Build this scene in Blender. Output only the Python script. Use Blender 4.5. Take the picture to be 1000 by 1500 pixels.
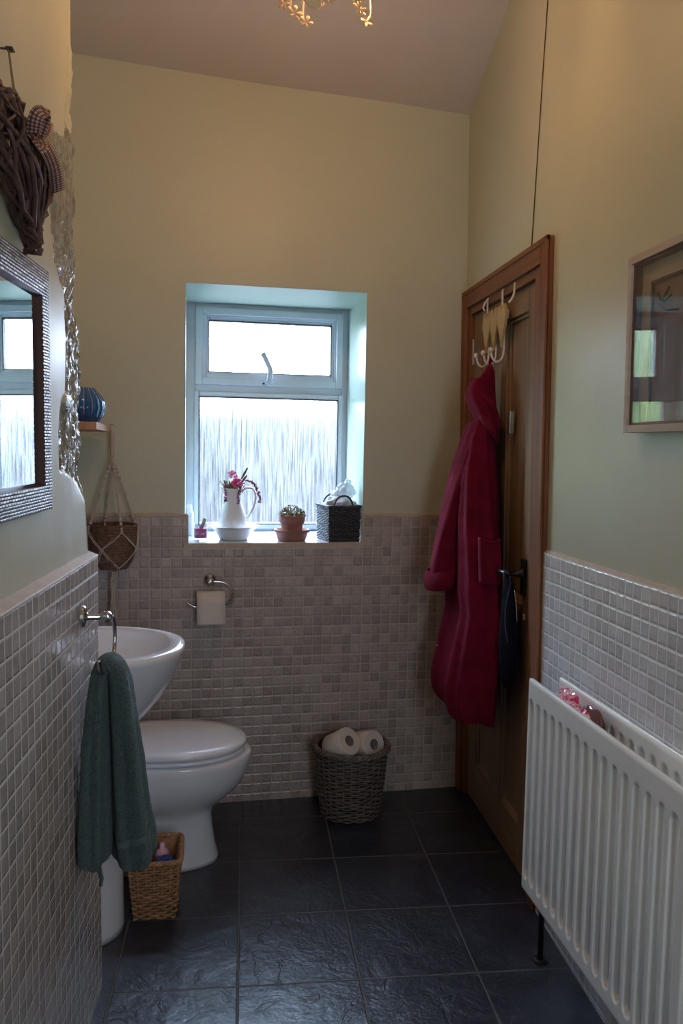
import bpy, bmesh, math, random
from mathutils import Vector, Matrix, noise
random.seed(7)
PI = math.pi
sc = bpy.context.scene
for o in list(bpy.data.objects): bpy.data.objects.remove(o)
COL = sc.collection

# ------------------------------------------------------------------ camera, world, lights, exposure
PITCH, ROLL, YAW = 0.0817, 0.0192, 0.1176
cam_d = bpy.data.cameras.new('camera'); cam = bpy.data.objects.new('camera', cam_d); COL.objects.link(cam)
cp, sp, cr, sr, cy, sy = math.cos(PITCH), math.sin(PITCH), math.cos(ROLL), math.sin(ROLL), math.cos(YAW), math.sin(YAW)
Bm = Matrix(((1,0,0),(0,0,-1),(0,1,0))); Rz = Matrix(((cy,-sy,0),(sy,cy,0),(0,0,1)))
Rx = Matrix(((1,0,0),(0,cp,-sp),(0,sp,cp))); Rr = Matrix(((cr,-sr,0),(sr,cr,0),(0,0,1)))
Rm = Rr @ Rx @ Bm @ Rz
right, down, fwd = Rm[0], Rm[1], Rm[2]
M = Matrix((right, -down, -fwd)).transposed().to_4x4(); M.translation = (0.0072, -3.1193, 1.4658)
cam.matrix_world = M
cam_d.sensor_fit = 'HORIZONTAL'; cam_d.sensor_width = 36; cam_d.lens = 43.2; cam_d.clip_start = .02
sc.camera = cam

sc.view_settings.view_transform = 'Standard'; sc.view_settings.look = 'None'
sc.view_settings.exposure = 0.80; sc.view_settings.gamma = 1; sc.view_settings.use_curve_mapping = False
try:
    sc.cycles.use_denoising = True; sc.cycles.max_bounces = 10; sc.cycles.transparent_max_bounces = 16
    sc.cycles.sample_clamp_indirect = 6; sc.cycles.caustics_reflective = False
except Exception: pass

SKY = 63.0
w = bpy.data.worlds.new('sky'); sc.world = w; w.use_nodes = True
nt = w.node_tree; bg = nt.nodes['Background']
tc = nt.nodes.new('ShaderNodeTexCoord'); sx = nt.nodes.new('ShaderNodeSeparateXYZ'); rp = nt.nodes.new('ShaderNodeValToRGB')
nt.links.new(tc.outputs['Generated'], sx.inputs[0]); nt.links.new(sx.outputs['Z'], rp.inputs[0]); nt.links.new(rp.outputs[0], bg.inputs[0])
rp.color_ramp.elements[0].position = 0.0; rp.color_ramp.elements[0].color = (.44,.50,.58,1)
rp.color_ramp.elements[1].position = 0.6; rp.color_ramp.elements[1].color = (.58,.78,1.0,1)
bg.inputs[1].default_value = SKY

def area_light(name, loc, rot, sx_, sy_, power, color, portal=False):
    d = bpy.data.lights.new(name, 'AREA'); d.shape = 'RECTANGLE'; d.size = sx_; d.size_y = sy_; d.energy = power; d.color = color
    if portal: d.cycles.is_portal = True
    o = bpy.data.objects.new(name, d); COL.objects.link(o); o.location = loc; o.rotation_euler = rot; return o
# portal over the window guides the sky sampling; added soft fill behind the camera, no such source seen
area_light('window_portal', (0.08,.68,1.57), (PI/2, 0, .0863+PI), .74, 1.1, 1, (1,1,1), True)
area_light('rear_fill', (.66,-3.85,1.6), (PI/2, 0, .18), 0.45, 1.6, 9.0, (.80,.88,1.0))

# ------------------------------------------------------------------ materials
MATS = {}
class N:
    def __init__(s, name):
        s.m = bpy.data.materials.new(name); s.m.use_nodes = True; s.t = s.m.node_tree
        s.b = s.t.nodes['Principled BSDF']; s.out = s.t.nodes['Material Output']; s.pos = None
        MATS[name] = s.m
    def n(s, typ, **k):
        x = s.t.nodes.new('ShaderNode'+typ)
        for a, v in k.items(): setattr(x, a, v)
        return x
    def l(s, a, b): s.t.links.new(a, b)
    def val(s, sock, v):
        if hasattr(v, 'is_linked') or isinstance(v, bpy.types.NodeSocket): s.l(v, sock)
        else: sock.default_value = v
    def math(s, op, a, b=None, c=None):
        x = s.n('Math', operation=op)
        for i, v in enumerate((a, b, c)):
            if v is not None: s.val(x.inputs[i], v)
        return x.outputs[0]
    def obj(s): return s.n('TexCoord').outputs['Object']
    def uv(s): return s.n('TexCoord').outputs['UV']
    def geo(s): return s.n('NewGeometry').outputs['Position']
    def map(s, v, scale=(1,1,1), rot=(0,0,0), loc=(0,0,0)):
        x = s.n('Mapping'); s.l(v, x.inputs[0]); x.inputs['Scale'].default_value = scale; x.inputs['Rotation'].default_value = rot; x.inputs['Location'].default_value = loc
        return x.outputs[0]
    def noise(s, v, scale=5, detail=3, rough=.5, dist=0):
        x = s.n('TexNoise'); s.l(v, x.inputs['Vector']); x.inputs['Scale'].default_value = scale; x.inputs['Detail'].default_value = detail
        x.inputs['Roughness'].default_value = rough; x.inputs['Distortion'].default_value = dist; return x.outputs['Fac']
    def ramp(s, f, stops):
        x = s.n('ValToRGB'); s.l(f, x.inputs[0]); e = x.color_ramp.elements
        while len(e) < len(stops): e.new(.5)
        for i, (p, c) in enumerate(stops):
            e[i].position = p; e[i].color = (c[0], c[1], c[2], 1)
        return x.outputs[0]
    def mix(s, f, a, b, mode='MIX'):
        x = s.n('Mix', data_type='RGBA', blend_type=mode); s.val(x.inputs[0], f)
        for i, v in ((6, a), (7, b)):
            if isinstance(v, tuple): x.inputs[i].default_value = (v[0], v[1], v[2], 1)
            else: s.l(v, x.inputs[i])
        return x.outputs[2]
    def bump(s, h, strength=.3, dist=.002, nrm=None):
        x = s.n('Bump'); s.l(h, x.inputs['Height']); x.inputs['Strength'].default_value = strength; x.inputs['Distance'].default_value = dist
        if nrm is not None: s.l(nrm, x.inputs['Normal'])
        s.l(x.outputs[0], s.b.inputs['Normal']); return x.outputs[0]
    def set(s, col=None, rough=None, metal=None, spec=None, **k):
        if col is not None:
            if isinstance(col, tuple): s.b.inputs['Base Color'].default_value = (col[0], col[1], col[2], 1)
            else: s.l(col, s.b.inputs['Base Color'])
        if rough is not None: s.val(s.b.inputs['Roughness'], rough)
        if metal is not None: s.b.inputs['Metallic'].default_value = metal
        if spec is not None: s.b.inputs['Specular IOR Level'].default_value = spec
        for a, v in k.items():
            s.val(s.b.inputs[a.replace('_', ' ')], v)
        return s
def simple(name, col, rough=.5, metal=0, var=.12, scale=30, bump=0, bscale=200, **k):
    m = N(name); v = m.obj(); f = m.noise(v, scale, 3)
    a = tuple(c*(1-var) for c in col); b = tuple(min(1, c*(1+var)) for c in col)
    m.set(m.ramp(f, [(.3, a), (.7, b)]), rough, metal, **k)
    if bump: m.bump(m.noise(v, bscale, 4), bump, .001)
    return m.m

# painted plaster: satin sage green, faintly uneven
def plaster(name, col, rough=.42, rough_amt=.35, lump=0):
    m = N(name); v = m.geo()
    f = m.noise(v, 3, 4); g = m.noise(m.map(v, (60,60,14)), 1, 4, .6); h = m.noise(v, 9, 3)
    a = tuple(c*.95 for c in col)
    m.set(m.ramp(f, [(.3, a), (.7, col)]), m.math('MULTIPLY_ADD', g, .12, rough-.06), spec=.5)
    hh = m.math('ADD', m.math('MULTIPLY', g, .35), m.math('MULTIPLY', h, .9))
    m.bump(hh, rough_amt, .004)
    return m.m
SAGE = (.55,.545,.42)
plaster('sage_paint', SAGE)
plaster('sage_reveal', (.40,.50,.44), .35, .25)
plaster('ceiling_paint', (.60,.54,.50), .75, .3)
m = N('stone_paint'); v = m.geo()
g = m.noise(m.map(v, (70,70,16)), 1, 5, .62); h = m.noise(v, 38, 4, .6)
m.set(m.ramp(g, [(.40, (.30,.28,.21)), (.56, (.50,.48,.39))]), m.math('MULTIPLY_ADD', h, .25, .10), spec=.8, Coat_Weight=.3)
m.bump(m.math('ADD', m.noise(m.map(v, (170,170,60)), 1, 4, .65), m.math('MULTIPLY', h, .8)), 1.0, .014)

# mosaic tiles in a 0.285 m sheet of 7 x 7, uv in metres
def mosaic(name, c1, c2, grout, rough=.24):
    m = N(name); v = m.uv()
    nx = m.n('TexNoise'); m.l(v, nx.inputs['Vector']); nx.inputs['Scale'].default_value = 22; nx.inputs['Detail'].default_value = 2
    vm = m.n('VectorMath', operation='SUBTRACT'); m.l(nx.outputs['Color'], vm.inputs[0]); vm.inputs[1].default_value = (.5,.5,.5)
    vs = m.n('VectorMath', operation='SCALE'); m.l(vm.outputs[0], vs.inputs[0]); vs.inputs['Scale'].default_value = .0028
    va = m.n('VectorMath', operation='ADD'); m.l(v, va.inputs[0]); m.l(vs.outputs[0], va.inputs[1])
    s = m.n('SeparateXYZ'); m.l(va.outputs[0], s.inputs[0])
    ds, ids = [], []
    P, S = .04046, .285
    for ax in ('X', 'Y'):
        q = m.math('DIVIDE', s.outputs[ax], S); fl = m.math('FLOOR', q); x = m.math('MULTIPLY', m.math('FRACT', q), S)
        k = m.math('MINIMUM', m.math('FLOOR', m.math('DIVIDE', x, P)), 6.0)
        fx = m.math('SUBTRACT', x, m.math('MULTIPLY', k, P))
        d = m.math('MINIMUM', fx, m.math('SUBTRACT', P, fx))
        ds.append(d); ids.append(m.math('MULTIPLY_ADD', fl, 7.0, k))
    d = m.math('MINIMUM', ds[0], ds[1])
    mr = m.n('MapRange', interpolation_type='SMOOTHSTEP'); m.l(d, mr.inputs[0]); mr.inputs[1].default_value = .0012; mr.inputs[2].default_value = .0026
    tile = mr.outputs[0]
    mr2 = m.n('MapRange', interpolation_type='SMOOTHSTEP'); m.l(d, mr2.inputs[0]); mr2.inputs[1].default_value = .0008; mr2.inputs[2].default_value = .0062
    cb = m.n('CombineXYZ'); m.l(ids[0], cb.inputs[0]); m.l(ids[1], cb.inputs[1])
    wn = m.n('TexWhiteNoise', noise_dimensions='3D'); m.l(cb.outputs[0], wn.inputs['Vector'])
    cloud = m.noise(v, 60, 5, .65, .6); big = m.noise(v, 14, 3)
    f = m.math('ADD', m.math('MULTIPLY', wn.outputs[0], .42), m.math('MULTIPLY', cloud, .88))
    f = m.math('MULTIPLY_ADD', big, .2, f)
    tc_ = m.ramp(f, [(.35, c2), (.95, c1)])
    m.set(m.mix(tile, grout, tc_), m.math('MULTIPLY_ADD', tile, rough-.75, .75), spec=.5)
    m.bump(m.math('MULTIPLY_ADD', m.noise(v, 45, 3), .55, m.math('ADD', mr2.outputs[0], m.math('MULTIPLY', wn.outputs[0], .18))), .7, .0022)
    return m.m
mosaic('mosaic_beige', (.47,.405,.375), (.25,.21,.195), (.47,.42,.395))
mosaic('mosaic_side', (.46,.42,.395), (.27,.24,.23), (.62,.58,.56), .12)
mosaic('mosaic_right', (.76,.755,.77), (.52,.515,.525), (.86,.86,.87), .22)

# floor tiles 1/3 m, riven slate look
m = N('slate_tiles'); v = m.geo(); s = m.n('SeparateXYZ'); m.l(v, s.inputs[0])
ds, ids = [], []
for ax in ('X', 'Y'):
    q = m.math('MULTIPLY', m.math('ADD', s.outputs[ax], 10/3), 3.0)
    f = m.math('FRACT', q); ids.append(m.math('FLOOR', q))
    ds.append(m.math('MINIMUM', f, m.math('SUBTRACT', 1.0, f)))
d = m.math('MINIMUM', ds[0], ds[1])
mr = m.n('MapRange', interpolation_type='SMOOTHSTEP'); m.l(d, mr.inputs[0]); mr.inputs[1].default_value = .007; mr.inputs[2].default_value = .0115
cb = m.n('CombineXYZ'); m.l(ids[0], cb.inputs[0]); m.l(ids[1], cb.inputs[1])
wn = m.n('TexWhiteNoise', noise_dimensions='3D'); m.l(cb.outputs[0], wn.inputs['Vector'])
vo = m.n('VectorMath', operation='MULTIPLY_ADD'); m.l(wn.outputs['Color'], vo.inputs[0]); vo.inputs[1].default_value = (7,7,7); m.l(v, vo.inputs[2])
c1 = m.noise(vo.outputs[0], 9, 6, .62, .8); c2 = m.noise(vo.outputs[0], 3.2, 5, .55, 1.2); c3 = m.noise(vo.outputs[0], 45, 4, .6)
tcol = m.ramp(m.math('ADD', m.math('MULTIPLY', c1, .7), m.math('MULTIPLY', c3, .3)), [(.36, (.013,.015,.024)), (.55, (.026,.030,.046)), (.75, (.060,.068,.095))])
ridge = m.math('ABSOLUTE', m.math('SUBTRACT', c2, .52))
mr3 = m.n('MapRange', interpolation_type='SMOOTHSTEP'); m.l(ridge, mr3.inputs[0]); mr3.inputs[1].default_value = 0.0; mr3.inputs[2].default_value = .012
m.set(m.mix(mr.outputs[0], (.10,.10,.10), tcol), m.math('MULTIPLY_ADD', mr.outputs[0], m.math('MULTIPLY_ADD', c3, .22, -.56), .80), spec=.75)
hh = m.math('ADD', m.math('MULTIPLY', c1, .9), m.math('ADD', m.math('MULTIPLY', c3, .25), m.math('MULTIPLY', mr3.outputs[0], .12)))
m.bump(m.math('ADD', m.math('MULTIPLY', hh, mr.outputs[0]), m.math('MULTIPLY', mr.outputs[0], .6)), .8, .008)

def wood(name, c1, c2, rough=.4, axis='z', sc_=1.0, knots=True, coat=0):
    m = N(name); v = m.obj()
    st = {'z': (26, 26, 1.3), 'y': (26, 1.3, 26), 'x': (1.3, 26, 26)}[axis]
    f = m.noise(m.map(v, tuple(a*sc_ for a in st)), 1, 6, .6, .9); g = m.noise(m.map(v, tuple(a*6 for a in st)), 1, 3)
    x = m.math('ADD', m.math('MULTIPLY', f, .8), m.math('MULTIPLY', g, .2))
    m.set(m.ramp(x, [(.32, c2), (.68, c1)]), m.math('MULTIPLY_ADD', g, .2, rough-.1), spec=.15)
    m.bump(x, .25, .002); return m.m
wood('door_pine', (.32,.20,.115), (.17,.10,.055), .58)
wood('frame_pine', (.28,.115,.050), (.14,.052,.023), .55)
wood('frame_pine_head', (.26,.115,.052), (.13,.052,.025), .55, 'y')
wood('worn_lit_pine', (.36,.22,.15), (.26,.14,.09), .6, 'y')
wood('shelf_wood', (.52,.27,.15), (.36,.17,.09), .5, 'y')
wood('ash_wood', (.55,.46,.38), (.42,.34,.27), .55, 'y')
wood('heart_wood', (.52,.36,.17), (.40,.26,.11), .6)
wood('picture_brown', (.22,.10,.065), (.14,.06,.04), .5)
simple('upvc', (.50,.56,.62), .28, var=.02)
simple('upvc_gasket', (.02,.02,.03), .5, var=.1)
simple('sill_board', (.60,.62,.65), .16, var=.02)
simple('beige_grout', (.50,.41,.33), .6, var=.12, scale=60, bump=.3)
simple('white_ceramic', (.80,.80,.84), .12, var=.01, Coat_Weight=.5)
simple('white_porcelain', (.80,.80,.82), .12, var=.01, Coat_Weight=.4)
simple('seat_plastic', (.82,.82,.87), .2, var=.01)
simple('radiator_enamel', (.90,.89,.86), .22, var=.015)
simple('chrome', (.62,.60,.60), .08, 1, var=.03)
simple('black_iron', (.02,.022,.026), .3, .6, var=.2)
simple('dark_pipe', (.03,.028,.03), .4, .5)
simple('white_metal', (.70,.62,.58), .3, var=.03)
simple('silver_metal', (.62,.70,.68), .25, .9, var=.03)
simple('loo_paper', (.70,.63,.58), .85, var=.03, bump=.4, bscale=90)
simple('card_tube', (.20,.17,.16), .8)
simple('terracotta', (.33,.15,.12), .7, var=.18, scale=25, bump=.3)
simple('soil', (.06,.04,.03), .9, var=.3)
simple('green_stem', (.12,.22,.06), .6, var=.2)
simple('sedum_leaf', (.17,.155,.055), .85, var=.35, scale=80)
simple('flower_pink', (.85,.12,.35), .6, var=.2, scale=60)
simple('flower_pale_pink', (.88,.42,.58), .6, var=.15, scale=60)
simple('lavender', (.32,.12,.20), .7, var=.3, scale=90)
simple('lavender_brown', (.22,.14,.14), .7, var=.3, scale=90)
simple('pale_leaf', (.50,.58,.42), .6, var=.2)
simple('candle_pink', (.72,.16,.42), .5, var=.12, scale=120)
simple('candle_grey', (.42,.40,.42), .5)
simple('label_white', (.75,.45,.6), .5)
simple('wicker_dark', (.055,.055,.07), .55, var=.35, scale=60, bump=.4)
simple('wicker_grey', (.15,.120,.100), .6, var=.35, scale=45, bump=.4)
simple('wicker_tan', (.38,.20,.095), .5, var=.3, scale=50, bump=.4)
simple('wicker_heart', (.075,.038,.030), .6, var=.4, scale=40, bump=.5)
simple('seagrass', (.16,.085,.055), .75, var=.4, scale=90, bump=.6)
simple('macrame', (.50,.42,.36), .85, var=.1, scale=100, bump=.5)
simple('blue_plastic', (.02,.05,.30), .4)
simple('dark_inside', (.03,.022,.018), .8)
simple('jute', (.25,.15,.08), .85)
simple('nail', (.06,.05,.05), .4, .7)
simple('navy_cloth', (.006,.007,.014), .95, var=.3, scale=20, bump=.4, spec=.1)
simple('navy_cloth_light', (.04,.045,.09), .7, var=.2)
simple('zip_metal', (.35,.30,.28), .4, .6)
simple('grey_fabric', (.55,.55,.58), .85, var=.1)
simple('shade_cream', (.85,.62,.36), .5, var=.05, Transmission_Weight=0)
simple('twig', (.04,.03,.02), .6)
simple('hedge', (.014,.0125,.0105), .8, var=.3, scale=3)
simple('gravel', (.14,.12,.10), .9, var=.15, scale=6)
simple('tree_green', (.06,.085,.02), .8, var=.3, scale=3)

m = N('robe_fleece'); v = m.obj()
f = m.noise(v, 14, 3); g = m.noise(v, 260, 3)
m.set(m.ramp(f, [(.3, (.10,.001,.013)), (.7, (.16,.003,.023))]), .9, spec=.15, Sheen_Weight=.16, Sheen_Roughness=.4); m.b.inputs['Sheen Tint'].default_value = (.9,.10,.22,1)
m.bump(m.math('ADD', g, m.math('MULTIPLY', f, 1.2)), .5, .004)
m = N('terry_green'); v = m.obj()
f = m.noise(v, 9, 3); g = m.noise(v, 190, 3, .7)
m.set(m.ramp(g, [(.3, (.030,.047,.045)), (.7, (.085,.120,.114))]), .9, Sheen_Weight=.35, Sheen_Roughness=.5); m.b.inputs['Sheen Tint'].default_value = (.5,.75,.75,1)
m.bump(g, 1.0, .012)
m = N('terry_band'); m.set((.085,.12,.115), .8); m.bump(m.noise(m.map(m.obj(), (20,20,500)), 1, 2), .5, .002)
# gingham ribbon (uv)
m = N('gingham'); v = m.uv(); s = m.n('SeparateXYZ'); m.l(v, s.inputs[0])
a = m.math('GREATER_THAN', m.math('FRACT', m.math('MULTIPLY', s.outputs['X'], 3.5)), .5)
b = m.math('GREATER_THAN', m.math('FRACT', m.math('MULTIPLY', s.outputs['Y'], 3.5)), .5)
m.set(m.ramp(m.math('MULTIPLY', m.math('ADD', a, b), .5), [(.0, (.50,.40,.28)), (.5, (.22,.09,.08)), (1, (.09,.02,.03))]), .8)
# silver woven mirror frame (uv in metres)
m = N('silver_weave'); v = m.uv()
br = m.n('TexBrick'); m.l(m.map(v, (1,1,1)), br.inputs['Vector']); br.inputs['Scale'].default_value = 1; br.inputs['Mortar Size'].default_value = .0019
br.inputs['Brick Width'].default_value = .016; br.inputs['Row Height'].default_value = .0062; br.inputs['Mortar Smooth'].default_value = 1; br.inputs['Bias'].default_value = 0
br.inputs['Color1'].default_value = (1,1,1,1); br.inputs['Color2'].default_value = (.75,.75,.75,1); br.inputs['Mortar'].default_value = (0,0,0,1)
f = m.noise(v, 240, 3)
m.set(m.ramp(br.outputs['Color'], [(0, (.02,.017,.017)), (.75, (.20,.185,.185)), (1, (.66,.64,.64))]), .3, .8)
m.bump(m.math('ADD', br.outputs['Color'], m.math('MULTIPLY', f, .5)), .9, .006)
m = N('mirror_glass'); m.set((.86,.90,.90), .005, 1)
m.b.inputs['Specular IOR Level'].default_value = .5
m = N('mirror_bevel'); m.set((.10,.06,.06), .15, .3)
# blue glass
m = N('blue_glass'); m.set((.002,.10,.32), .08, spec=.6, Coat_Weight=.6)
m = N('gold_edge'); m.set((.50,.42,.30), .3, .6)
# clear glass (thin): mostly transparent + glossy
def thin_glass(name, tint, gl=.08, extra=None, fac=.12):
    m = N(name); tr = m.n('BsdfTransparent'); tr.inputs[0].default_value = (*tint, 1); g = m.n('BsdfGlossy'); g.inputs['Roughness'].default_value = .02
    fr = m.n('LayerWeight'); fr.inputs[0].default_value = .5; mx = m.n('MixShader'); m.l(m.math('MULTIPLY_ADD', m.math('POWER', fr.outputs['Facing'], 4.0), .5, gl*.6), mx.inputs[0])
    m.l(tr.outputs[0], mx.inputs[1]); m.l(g.outputs[0], mx.inputs[2])
    m.l(mx.outputs[0], m.out.inputs[0]); m.t.nodes.remove(m.b); return m.m
thin_glass('clear_glass', (.90,.92,.93), .10)
thin_glass('picture_glass', (.93,.94,.93), .06)
m = N('cellophane'); tr = m.n('BsdfTransparent'); tr.inputs[0].default_value = (.9,.93,.95,1); df = m.n('BsdfPrincipled'); df.inputs['Base Color'].default_value = (.80,.86,.90,1); df.inputs['Roughness'].default_value = .1
mx = m.n('MixShader'); mx.inputs[0].default_value = .55; m.l(tr.outputs[0], mx.inputs[1]); m.l(df.outputs[0], mx.inputs[2]); m.l(mx.outputs[0], m.out.inputs[0])
# pink printed cellophane pack
m = N('pink_pack'); v = m.obj(); f = m.noise(v, 55, 2, .5, 1.5)
m.set(m.ramp(f, [(.42, (.75,.03,.15)), (.5, (.85,.25,.38)), (.56, (.9,.68,.72))]), .15, Coat_Weight=.6)
m = N('brown_pack'); m.set((.14,.05,.045), .2, Coat_Weight=.4)
# obscure rain-pattern glass
m = N('obscure_glass'); v = m.obj()
st = m.noise(m.map(v, (190,190,6)), 1, 4, .6, .1); st2 = m.noise(m.map(v, (48,48,3)), 1, 2)
hgt = m.math('ADD', st, m.math('MULTIPLY', st2, .7))
bp = m.n('Bump'); m.l(hgt, bp.inputs['Height']); bp.inputs['Strength'].default_value = 1; bp.inputs['Distance'].default_value = .004
rf = m.n('BsdfRefraction'); rf.inputs['IOR'].default_value = 1.35; rf.inputs['Roughness'].default_value = .12; rf.inputs[0].default_value = (.93,.96,1,1); m.l(bp.outputs[0], rf.inputs['Normal'])
tr = m.n('BsdfTransparent'); m.l(m.ramp(st, [(.36, (.24,.24,.27)), (.50, (.66,.665,.71)), (.62, (.96,.96,.97))]), tr.inputs[0])
gl = m.n('BsdfGlossy'); gl.inputs['Roughness'].default_value = .08; m.l(bp.outputs[0], gl.inputs['Normal'])
m1 = m.n('MixShader'); m1.inputs[0].default_value = .30; m.l(tr.outputs[0], m1.inputs[1]); m.l(rf.outputs[0], m1.inputs[2])
m2 = m.n('MixShader'); m2.inputs[0].default_value = .04; m.l(m1.outputs[0], m2.inputs[1]); m.l(gl.outputs[0], m2.inputs[2])
m.l(m2.outputs[0], m.out.inputs[0]); m.t.nodes.remove(m.b)
BULB = 122.0
m = N('bulb_glow'); m.set((1,.8,.5), .5); m.b.inputs['Emission Color'].default_value = (1,.55,.25,1); m.b.inputs['Emission Strength'].default_value = BULB
# artwork on brown paper
m = N('art_paper'); m.set(m.ramp(m.noise(m.obj(), 14, 4), [(.3, (.20,.11,.08)), (.7, (.28,.16,.12))]), .7)

# ------------------------------------------------------------------ mesh helpers
class MB:
    def __init__(s): s.v = []; s.f = []; s.uv = {}; s.mi = []
    def add(s, vs, fs, mi=0):
        b = len(s.v); s.v += [tuple(p) for p in vs]
        for f in fs: s.f.append([i+b for i in f]); s.mi.append(mi)
        return b
    def box(s, x0, y0, z0, x1, y1, z1, fn=None, mi=0):
        vs = [(x, y, z) for z in (z0, z1) for y in (y0, y1) for x in (x0, x1)]
        if fn: vs = [fn(*p) for p in vs]
        s.add(vs, [(0,2,3,1),(4,5,7,6),(0,1,5,4),(2,6,7,3),(0,4,6,2),(1,3,7,5)], mi)
    def rings(s, rings, cap0=True, cap1=True, closed=True, mi=0):
        n = len(rings[0]); b = len(s.v)
        for r in rings: s.v += [tuple(p) for p in r]
        for i in range(len(rings)-1):
            for j in range(n if closed else n-1):
                k = (j+1) % n
                s.f.append([b+i*n+j, b+i*n+k, b+(i+1)*n+k, b+(i+1)*n+j]); s.mi.append(mi)
        if cap0: s.f.append([b+j for j in range(n)][::-1]); s.mi.append(mi)
        if cap1: s.f.append([b+(len(rings)-1)*n+j for j in range(n)]); s.mi.append(mi)
    def tube(s, pts, r, n=8, closed=False, mi=0, flat=None):
        pts = [Vector(p) for p in pts]; m_ = len(pts); R = []
        up = None
        for i, p in enumerate(pts):
            if closed: t = pts[(i+1) % m_] - pts[i-1]
            else: t = pts[min(i+1, m_-1)] - pts[max(i-1, 0)]
            if t.length < 1e-9: t = Vector((0,0,1))
            t.normalize()
            if up is None:
                up = Vector((0,0,1)) if abs(t.z) < .9 else Vector((1,0,0))
            a = (up - t*up.dot(t)); 
            if a.length < 1e-6: a = t.orthogonal()
            a.normalize(); up = a; b_ = t.cross(a)
            rr = r[i] if isinstance(r, (list, tuple)) else r
            fl = flat or 1
            R.append([p + a*math.cos(2*PI*k/n)*rr + b_*math.sin(2*PI*k/n)*rr*fl for k in range(n)])
        if closed: R.append(R[0]); s.rings(R, False, False, mi=mi)
        else: s.rings(R, mi=mi)
    def lathe(s, prof, c=(0,0,0), n=32, fn=None, cap0=True, cap1=True, mi=0):
        R = []
        for r, z in prof:
            R.append([(c[0]+r*math.cos(2*PI*k/n), c[1]+r*math.sin(2*PI*k/n), c[2]+z) for k in range(n)])
        if fn: R = [[fn(*p) for p in q] for q in R]
        s.rings(R, cap0, cap1, mi=mi)
    def sphere(s, c, r, n=12, sc_=(1,1,1), mi=0):
        R = []
        for i in range(1, n//2):
            a = PI*i/(n//2)
            R.append([(c[0]+r*sc_[0]*math.sin(a)*math.cos(2*PI*k/n), c[1]+r*sc_[1]*math.sin(a)*math.sin(2*PI*k/n), c[2]-r*sc_[2]*math.cos(a)) for k in range(n)])
        s.rings(R, mi=mi)
    def grid(s, fn, nu, nv, mi=0, flip=False, uvf=None):
        b = len(s.v)
        for i in range(nu+1):
            for j in range(nv+1): s.v.append(tuple(fn(i/nu, j/nv)))
        for i in range(nu):
            for j in range(nv):
                q = [b+i*(nv+1)+j, b+(i+1)*(nv+1)+j, b+(i+1)*(nv+1)+j+1, b+i*(nv+1)+j+1]
                s.f.append(q[::-1] if flip else q); s.mi.append(mi)
    def build(s, name, mat, parent=None, smooth=False, bevel=0, loc=None, uv=None, sub=0, solid=0, recalc=True, kind=None, bseg=2):
        me = bpy.data.meshes.new(name); me.from_pydata(s.v, [], s.f)
        mats = mat if isinstance(mat, (list, tuple)) else [mat]
        for q in mats: me.materials.append(MATS[q])
        for p, i in zip(me.polygons, s.mi): p.material_index = i; p.use_smooth = smooth
        if uv:
            L = me.uv_layers.new(name='UVMap')
            for p in me.polygons:
                for li in p.loop_indices: L.data[li].uv = uv(Vector(s.v[me.loops[li].vertex_index]), p.normal)
        if recalc:
            bm = bmesh.new(); bm.from_mesh(me); bmesh.ops.recalc_face_normals(bm, faces=bm.faces); bm.to_mesh(me); bm.free()
        o = bpy.data.objects.new(name, me); COL.objects.link(o)
        if loc is not None:
            me.transform(Matrix.Translation(-Vector(loc))); o.location = loc
        if parent is not None: o.parent = parent
        if bevel:
            b = o.modifiers.new('bevel', 'BEVEL'); b.width = bevel; b.segments = bseg; b.limit_method = 'ANGLE'; b.angle_limit = .6
        if solid:
            b = o.modifiers.new('solid', 'SOLIDIFY'); b.thickness = solid; b.offset = 0
        if sub:
            b = o.modifiers.new('sub', 'SUBSURF'); b.levels = sub; b.render_levels = sub
        if kind: o['kind'] = kind
        return o
def tag(o, label, cat, group=None):
    o['label'] = label; o['category'] = cat
    if group: o['group'] = group
    return o
def thing(name, loc, label=None, cat=None, rot=(0,0,0), kind=None):
    o = bpy.data.objects.new(name, None); COL.objects.link(o); o.location = loc; o.rotation_euler = rot; o.empty_display_size = .05
    if label: tag(o, label, cat)
    if kind: o['kind'] = kind
    return o
def smooth_pts(pts, n=8, closed=False):
    P = [Vector(p) for p in pts]; out = []; m_ = len(P)
    rng = range(m_ if closed else m_-1)
    for i in rng:
        if closed: a, b, c, d = P[i-1], P[i], P[(i+1) % m_], P[(i+2) % m_]
        else: a, b, c, d = P[max(i-1, 0)], P[i], P[i+1], P[min(i+2, m_-1)]
        for k in range(n):
            t = k/n
            out.append(.5*((2*b)+(-a+c)*t+(2*a-5*b+4*c-d)*t*t+(-a+3*b-3*c+d)*t**3))
    if not closed: out.append(P[-1])
    return out
def lerp(a, b, t): return a+(b-a)*t
def interp(tab, x):
    if x <= tab[0][0]: return tab[0][1]
    for (x0, y0), (x1, y1) in zip(tab, tab[1:]):
        if x <= x1: return lerp(y0, y1, (x-x0)/(x1-x0))
    return tab[-1][1]

# local frames of the crooked old walls
A = math.atan(.0865); CA, SA = math.cos(A), math.sin(A)
def FW(u, v, z): return (u*CA - v*SA, .172 + u*SA + v*CA, z)                 # far wall: u along, v outwards
def RW(x, y, z): return (.945 + x - .0165*z, y, z)                          # right wall: x outwards
def tileX(y): return -.362 - .035*(-.97 - y)                               # left wall tile face
def ceilz(x, y): return 2.862 - .012*x + (.38*(.172-y) if y > -1.9 else .38*2.072)

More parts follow.
